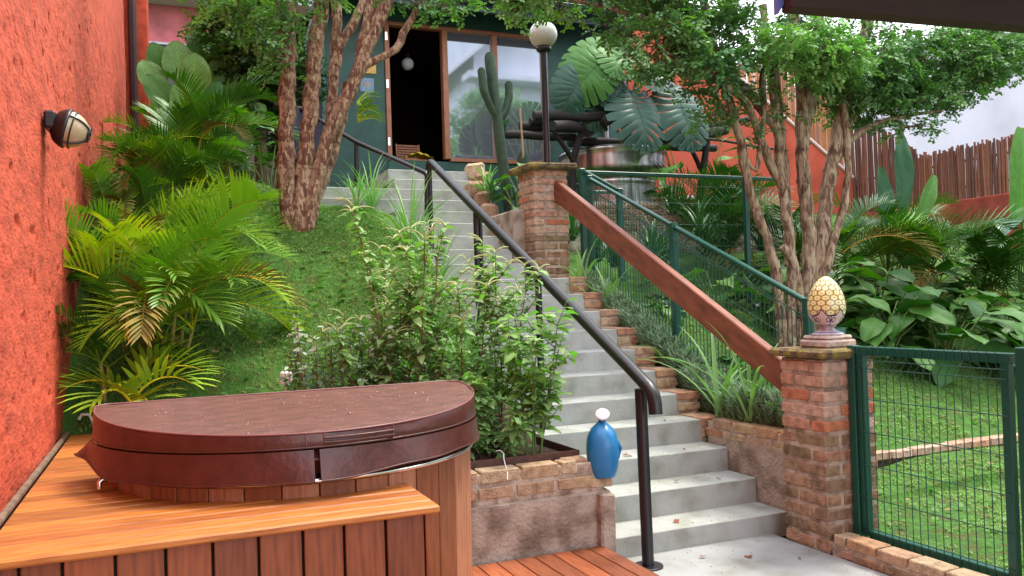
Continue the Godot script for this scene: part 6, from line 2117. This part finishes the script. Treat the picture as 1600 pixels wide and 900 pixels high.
	# strap leaves along the fence
	for s in [[4.16, -4.80, 8, 0.62, "strap leaved clump just behind the gate pillar"], [3.99, -5.05, 11, 0.95, "strap leaved clump drooping over the lower end of the timber beam"], [4.00, -5.42, 9, 0.92, "strap leaved clump arching over the beam, second from the gate pillar"], [4.18, -6.30, 6, 0.55, "strap leaved clump by the middle fence post"], [4.16, -7.45, 8, 0.66, "strap leaved clump near the top of the timber beam"], [4.12, -7.9, 8, 0.66, "strap leaved clump at the foot of the lamp pillar"]]:
		rosette("strap_plant", s[4], "plant", g.call(s[0], s[1]) + Vector3(0, 0.10, 0), s[2], s[3], 0.042, M.blade, "strap leaved plants under the beam", 0.9)
	# lavender
	var lv := MB.new()
	var r := RandomNumberGenerator.new()
	r.seed = 5
	lv.col = Color(0.8, 0.8, 0.6)
	lv.tube([Vector3.ZERO, Vector3(0.01, 0.1, 0), Vector3(0, 0.2, 0.01)], [0.0022, 0.002, 0.001], 3, false)
	for k in 30:
		var u := 0.12 + 0.88 * k / 29.0
		var q := k * 2.4
		var d := Vector3(cos(q), r.randf_range(0.55, 1.2), sin(q)).normalized()
		var w := d.cross(Vector3.UP).normalized() * 0.0022
		var o := Vector3(0, 0.2 * u, 0)
		var L := r.randf_range(0.025, 0.045)
		var nn := w.cross(d).normalized()
		if nn.y < 0: nn = -nn
		var gcol := r.randf_range(0.8, 1.2)
		lv.col = Color(gcol, gcol, gcol)
		var a := lv.vert(o - w, nn)
		var b := lv.vert(o + w, nn)
		var c := lv.vert(o + d * L * 0.6 + w * 0.9, nn)
		var e := lv.vert(o + d * L * 0.6 - w * 0.9, nn)
		var f := lv.vert(o + d * L, nn)
		lv.face(a, b, c); lv.face(a, c, e); lv.face(e, c, f)
	var lvm := lv.mesh()
	for s in [[-4.75, -5.35, "lavender at the lower end of the bed above the short brick wall"], [-5.35, -5.95, "lavender second from the bottom of the bed"], [-5.95, -6.55, "lavender beside the middle fence post"], [-6.55, -7.15, "lavender in the upper half of the bed"], [-7.15, -7.95, "lavender at the top of the bed below the lamp pillar"]]:
		t = thing("lavender", "grey green " + s[2], "lavender", Vector3.ZERO, "lavender between the steps and the fence")
		list = []; cols = []
		for k in 900:
			var x := rr(3.90, 4.32)
			var z := rr(s[1], s[0])
			if x < 4.03 and z > -5.4: x += 0.1
			if x < 4.15 and z <= -5.4: x = rr(4.13, 4.34)
			var y0: float = ground(x, z) - 0.02
			var d := Vector3(rr(-0.35, 0.4), 1, rr(-0.3, 0.5)).normalized()
			var sc := rr(1.1, 1.95)
			list.append(Transform3D(aim(d.cross(Vector3.BACK).normalized(), 0.0, d).scaled(Vector3.ONE * sc), Vector3(x, y0, z)))
			cols.append(Color(0.14, 0.25, 0.13).lerp(Color(0.29, 0.42, 0.26), rng.randf()))
		multi("foliage", lvm, M.lav, list, cols, t)
	broad_clump("seedling", "small bright green seedling at the edge of the lavender", "plant", Vector3(4.05, 0.62, -5.1), 6, 0.1, 0.07, 0.03, 0.08, "round", ["salad"], 0.05)
	# right hand bed
	var bs := [[6.75, -7.2, "broad leaved clump just right of the tree trunks"], [7.15, -6.75, "broad leaved clump behind the egg, low glossy leaves"], [7.55, -7.1, "tall broad leaved clump right of the egg"], [7.75, -6.5, "wide low clump with the largest leaves above the gate"], [8.25, -6.9, "broad leaved clump in the middle of the right bed"], [8.55, -6.4, "bright broad leaved clump near the right edge above the gate"], [9.0, -6.8, "broad leaved clump in the shadow of the right palms"], [9.4, -6.35, "broad leaved clump at the right edge of the picture"], [7.1, -7.8, "broad leaved clump beneath the banana leaves"], [8.6, -7.6, "dark broad leaved clump in front of the right palms"], [7.9, -7.7, "dark broad leaved clump in the middle depth of the bed"], [9.9, -6.9, "broad leaved clump under the banana at far right"]]
	for k in bs.size():
		var s: Array = bs[k]
		var big := 1.0 if k != 3 else 1.25
		broad_clump("broadleaf_plant", s[2], "plant", g.call(s[0], s[1]), 17, 0.52 * big, 0.27 * big, 0.10, 0.62, "round", ["broad", "broad2", "broad2", "broad"] if k % 4 else ["broad", "broad3", "broad2"], 0.34, 1.9, 2.3, "broad leaved plants in the right bed")
	for s in [[7.75, -8.3, "palm behind the broad leaves, left of the bananas"], [8.4, -8.5, "lime green palm below the bananas"], [9.2, -8.0, "palm with dark feathery fronds in front of the low red wall"], [10.1, -7.7, "palm right of centre in front of the low red wall"], [10.7, -7.2, "palm at the right edge of the bed"], [7.0, -9.4, "palm in the shade behind the tree trunks"], [7.6, -10.2, "young palm by the red building"], [9.6, -8.9, "pale palm near the bamboo screen"]]:
		areca(s[2], g.call(s[0], s[1]), 20, ["frond_deep", "frond_dark", "frond_dark", "frond_deep"] if not s[2].begins_with("lime") else ["frond_mid", "frond_deep"], 0.90, 0.3, 1.9, 2.6)
	# bananas
	for s in [[Vector3(9.10, 2.35, -8.5), 0.95, 0.25, Vector3(-0.10, 1, 0.1), "blue green banana leaf standing upright, left of three by the bamboo", "banana2"], [Vector3(9.28, 2.65, -8.4), 1.12, 0.29, Vector3(0.06, 1, 0.05), "tall upright banana leaf in front of the bamboo screen", "banana2"], [Vector3(9.40, 2.45, -8.3), 0.85, 0.22, Vector3(0.55, 1, 0.1), "bright banana leaf leaning right of the tall one", "banana"], [Vector3(11.4, 2.5, -8.3), 1.45, 0.55, Vector3(0.12, 1, 0.1), "big bright banana leaf at the right edge of the picture", "banana"], [Vector3(11.45, 2.55, -8.25), 1.1, 0.42, Vector3(-1, -0.05, 0.35), "grey green banana leaf held level at the right edge", "banana2"], [Vector3(10.9, 1.9, -7.6), 0.9, 0.4, Vector3(0.4, 0.3, 0.8), "drooping banana leaf at the right edge below the level one", "banana2"]]:
		t = thing("banana_plant", s[4], "banana plant", s[0])
		var b := MB.new()
		b.tube([Vector3(0.05, -1.1, 0), Vector3(0.02, -0.5, 0), Vector3.ZERO], [0.035, 0.028, 0.016], 8)
		put("stalk", b.mesh(), M.greenstem, t)
		var dir: Vector3 = s[3].normalized()
		var up := Vector3(-0.3, 0.15, 1.0) if dir.y > 0.5 else Vector3.UP
		put("leaf", leaf_mesh(s[1], s[2], "oblong", 0.45 if dir.y > 0.5 else 0.9, 0.45, 0.015, 18, 6), M[s[5]], t, Transform3D(aim(dir, 0.0, up), Vector3.ZERO))
		b = MB.new()
	# dracaenas and such behind the fence
	var ds := [[4.75, -8.7, "left end"], [5.15, -9.0, "in front of the tank's left edge"], [5.55, -8.8, "in front of the tank's middle"], [5.95, -9.1, "in front of the tank's right half"], [6.3, -8.7, "right of the tank"], [6.75, -9.0, "beside the middle post of the back fence"], [5.35, -8.45, "low in front of the tank"], [6.05, -8.5, "low beside the fence wires"], [7.3, -8.9, "behind the tree trunks"], [7.7, -9.3, "far right end"], [6.5, -9.7, "at the back below the pergola"], [5.0, -9.8, "behind the fence return by the lamp pillar"]]
	for k in ds.size():
		var s: Array = ds[k]
		rosette("dracaena", "dark strap leaved dracaena " + s[2], "dracaena", g.call(s[0], s[1]) + Vector3(0, rr(0.15, 0.75), 0), 30, 0.62, 0.038, M.blade2, "dracaenas behind the back fence", 0.2)
	broad_clump("arum_plant", "bright arum with arrow shaped leaves behind the slope fence", "plant", g.call(5.85, -8.0), 8, 0.38, 0.22, 0.2, 0.55, "ovate", ["broad3", "broad"], 0.22)
	broad_clump("arum_plant", "pale arum low behind the fence near the beam's upper end", "plant", g.call(4.9, -7.6), 7, 0.28, 0.18, 0.08, 0.3, "ovate", ["broad3", "broad2"], 0.2)
	broad_clump("ground_cover_plant", "dark leafy plant in the shade behind the fence", "plant", g.call(5.4, -8.1), 12, 0.26, 0.14, 0.05, 0.35, "ovate", ["broaddark", "broad2"], 0.25)
	broad_clump("ground_cover_plant", "dark leafy plant at the foot of the tree trunks", "plant", g.call(6.5, -7.8), 14, 0.3, 0.16, 0.1, 0.6, "ovate", ["broaddark", "broad2"], 0.3)
	broad_clump("ground_cover_plant", "leafy plant low on the lawn left of the tree", "plant", g.call(5.35, -6.7), 12, 0.26, 0.15, 0.02, 0.2, "round", ["broad2", "broad"], 0.25)
	broad_clump("tall_leaf_plant", "big glossy leaves beside the red building, behind the trees", "plant", g.call(7.3, -10.4), 12, 0.6, 0.26, 0.8, 1.7, "ovate", ["broad", "broad2", "broad3"], 0.45)
	# monstera over the tank
	t = thing("monstera", "large monstera with split leaves hanging over the steel tank", "monstera", Vector3(6.6, 3.9, -11.0))
	var mm := [monstera_mesh(0.95, 0.92, 0.8, 3), monstera_mesh(0.85, 0.80, 1.1, 4)]
	var st := MB.new()
	for s in [[Vector3(-0.20, 0.75, 0.45), Vector3(0.05, -0.9, 0.75), 0, "monst", 1.08], [Vector3(0.55, 0.80, 0.45), Vector3(0.1, -0.9, 0.7), 0, "monst", 1.08], [Vector3(-0.45, 1.40, 0.4), Vector3(-0.9, -0.42, 0.15), 1, "monstlime", 1.15], [Vector3(-0.62, 1.22, 0.5), Vector3(-0.75, -0.62, 0.2), 1, "monstlime", 1.05], [Vector3(-0.1, 1.42, 0.25), Vector3(0.75, -0.25, 0.3), 1, "monstlime", 0.95], [Vector3(-0.95, 1.0, 0.4), Vector3(-0.5, -0.85, 0.2), 0, "monst", 0.75], [Vector3(-0.3, 1.35, 0.3), Vector3(-0.3, -0.3, 0.8), 1, "monstlime", 0.85], [Vector3(-0.3, 1.0, 0.3), Vector3(-0.7, -0.5, 0.7), 1, "monst", 0.8], [Vector3(0.6, 1.0, 0.2), Vector3(0.9, -0.45, 0.3), 1, "monst", 0.85], [Vector3(0.9, 0.95, 0.1), Vector3(0.5, -0.9, 0.3), 1, "monst", 0.7], [Vector3(0.1, 1.1, 0.3), Vector3(0.1, -0.2, 1.0), 1, "monst", 0.8], [Vector3(-0.45, 0.7, 0.2), Vector3(-0.6, -0.7, 0.6), 1, "monst", 0.75]]:
		put("leaf", mm[s[2]], M[s[3]], t, Transform3D(aim(s[1], 0.0, Vector3(0, 0.35, 1) if s[1].z > 0.6 else Vector3(0.25, 0.8, 0.75)) * Basis.from_scale(Vector3.ONE * s[4]), s[0]))
		st.tube([Vector3(0, -0.3, 0), s[0] * 0.5 + Vector3(0, 0.35, 0), s[0] + Vector3(0, 0.02, -0.02), s[0]], [0.022, 0.018, 0.013, 0.012], 6)
	put("stalks", st.mesh(), M.greenstem, t)
	rosette("bromeliad", "yellow green bromeliad sitting on the logs of the pergola", "bromeliad", Vector3(5.55, 4.30, -10.75), 16, 0.34, 0.045, M.blade, "", 0.4)
	rosette("bromeliad", "small spiky plant on the left end of the lower log", "bromeliad", Vector3(4.55, 4.06, -10.95), 16, 0.26, 0.03, M.blade2, "", 0.4)
	rosette("bromeliad", "green bromeliad in the cactus bed beside the upper steps", "bromeliad", Vector3(3.80, 2.95, -9.75), 22, 0.46, 0.045, M.blade, "", 0.4)
	rosette("bromeliad", "dark spiky bromeliad at the base of the cactus", "bromeliad", Vector3(3.72, 2.85, -9.4), 16, 0.36, 0.04, M.blade2, "", 0.4)
	broad_clump("bed_plant", "leafy plant between the cactus and the lamp pillar", "plant", Vector3(4.0, 2.55, -9.1), 12, 0.2, 0.12, 0.1, 0.7, "ovate", ["broad2", "broad3"], 0.2)
	# cactus
	t = thing("column_cactus", "tall ribbed column cactus with two arms in front of the sliding glass", "cactus", Vector3.ZERO)
	for q in [[[Vector3(4.02, 2.55, -9.5), Vector3(3.97, 2.9, -9.5), Vector3(3.91, 3.4, -9.5), Vector3(3.84, 4.1, -9.5), Vector3(3.79, 4.58, -9.5), Vector3(3.785, 4.68, -9.5)], 0.060, "stem"], [[Vector3(3.90, 3.82, -9.5), Vector3(3.76, 4.02, -9.48), Vector3(3.68, 4.2, -9.46), Vector3(3.66, 4.40, -9.46), Vector3(3.655, 4.47, -9.46)], 0.044, "arm"], [[Vector3(3.88, 3.85, -9.5), Vector3(3.98, 3.98, -9.5), Vector3(4.03, 4.15, -9.5), Vector3(4.03, 4.28, -9.5), Vector3(4.03, 4.34, -9.5)], 0.045, "arm"], [[Vector3(4.10, 2.5, -9.3), Vector3(4.12, 2.9, -9.3), Vector3(4.11, 3.3, -9.3), Vector3(4.11, 3.42, -9.3)], 0.07, "stem"]]:
		var pts: Array = q[0]
		var path: Array = []
		for k in pts.size() - 1:
			for j in 5: path.append(pts[k].lerp(pts[k + 1], j / 5.0))
		path.append(pts[-1])
		var rad: Array = []
		for k in path.size(): rad.append(q[1] * (1.0 if k < path.size() - 5 else [1.0, 0.98, 0.9, 0.7, 0.4][k - path.size() + 5]) * (1.0 + 0.04 * sin(k * 0.8)))
		var b := MB.new()
		b.tube(path, rad, 28)
		for k in b.v.size():
			var bump := 0.15 * cos(b.t[k].x * TAU * 7.0)
			if b.t[k] != Vector2.ZERO or k % 29 == 0: b.v[k] += b.n[k] * q[1] * bump * (1.0 if absf(b.n[k].y) < 0.7 else 0.0)
		put(q[2], b.mesh(), M.cactus, t)
	t = thing("bamboo_stake", "thin tan bamboo stake standing beside the cactus", "stake", Vector3(4.08, 2.5, -9.25))
	var bb := MB.new()
	bb.tube([Vector3(0, 0, 0), Vector3(0.01, 0.8, 0), Vector3(-0.02, 1.45, 0)], [0.014, 0.013, 0.012], 7)
	put("cane", bb.mesh(), mat(Color(0.40, 0.28, 0.17), 0.7), t)

func build_grass() -> void:
	var b := MB.new()
	var r := RandomNumberGenerator.new()
	r.seed = 8
	for k in 7:
		var q := k * 0.9 + r.randf() * 0.6
		var d := Vector3(cos(q), 0, sin(q))
		var o := d * r.randf_range(0.0, 0.014)
		var w := d.cross(Vector3.UP) * 0.0024
		var h := r.randf_range(0.6, 1.0)
		var p1 := o + Vector3(0, 0.028 * h, 0) + d * 0.006
		var p2 := o + Vector3(0, 0.046 * h, 0) + d * 0.022 * r.randf_range(0.5, 1.4)
		var nn := (Vector3.UP + d * 0.4).normalized()
		var g := r.randf_range(0.85, 1.15)
		b.col = Color(g, g, g)
		var a := b.vert(o - w, nn)
		var c := b.vert(o + w, nn)
		var e := b.vert(p1 + w * 0.8, nn)
		var f := b.vert(p1 - w * 0.8, nn)
		var h2 := b.vert(p2, nn)
		b.face(a, c, e); b.face(a, e, f); b.face(f, e, h2)
	var tuft := b.mesh()
	var f := noise(0.8, 3, 4, 61)
	var f2 := noise(3.0, 3, 3, 62)
	for area in [["lawn_grass", "bright green grass on the slope left of the stairs", -0.5, 2.42, -10.6, -5.6, 34000, 1.0], ["lawn_grass", "short mottled lawn behind the gate and around the right tree", 3.9, 9.6, -8.4, -2.4, 52000, 0.9]]:
		var list: Array = []
		var cols: Array = []
		for k in area[6]:
			var x := rr(area[2], area[3])
			var z := rr(area[4], area[5])
			if area[2] < 0 and (z > -5.95 and x < 0.6): continue
			if area[2] > 0:
				if z < -5.15 and z > -5.31: continue
				if z < -4.0 and x < 4.34: continue
				if x < 4.02: continue
			var dens := f.get_noise_2d(x, z) + 0.5 * f2.get_noise_2d(x, z)
			var bare := 0.20
			if area[2] > 0 and z > -5.2: bare = 0.12
			if dens > bare and rng.randf() < 0.85: continue
			var s: float = rr(0.55, 1.1) * area[7]
			if area[2] > 0 and z > -5.15: s *= 0.9
			var d := Vector3(rr(-0.25, 0.25), 1, rr(-0.25, 0.25)).normalized()
			list.append(Transform3D((aim(d.cross(Vector3.BACK).normalized(), 0.0, d) * Basis(Vector3.UP, rr(0, TAU))).scaled(Vector3(s, s * rr(0.8, 1.4), s)), Vector3(x, ground(x, z) - 0.012, z)))
			var c := Color(0.20, 0.41, 0.085).lerp(Color(0.37, 0.55, 0.16), clampf(0.5 + dens * 1.2 + rr(-0.3, 0.3), 0, 1))
			if rng.randf() < 0.04 + maxf(0.0, dens) * 0.4: c = Color(0.26, 0.21, 0.10)
			cols.append(c)
		var o := multi(area[0], tuft, M.grass, list, cols)
		tag(o, area[1], "grass", "", "stuff")
	# clover-like weeds and dry leaves on the lawns
	var cl := leaf_mesh(0.05, 0.034, "round", 0.6, 0.2, 0.002, 4, 2)
	var list: Array = []
	var cols: Array = []
	for k in 900:
		var left := rng.randf() < 0.5
		var x := rr(0.3, 2.3) if left else rr(4.4, 8.5)
		var z := rr(-9.5, -6.0) if left else rr(-7.5, -2.8)
		if not left and z < -5.1 and z > -5.35: continue
		var c := Color(0.12, 0.27, 0.06)
		if rng.randf() < 0.14: c = Color(0.42, 0.27, 0.15)
		list.append(Transform3D(Basis.from_euler(Vector3(rr(-0.4, 0.4), rr(0, 6), rr(-0.1, 0.5))).scaled(Vector3.ONE * rr(0.5, 1.6)), Vector3(x, ground(x, z) + rr(0.02, 0.05), z)))
		cols.append(c)
	tag(multi("lawn_weeds", cl, M.crown, list, cols), "small round weed leaves and dry leaves scattered in the lawns", "weeds", "", "stuff")
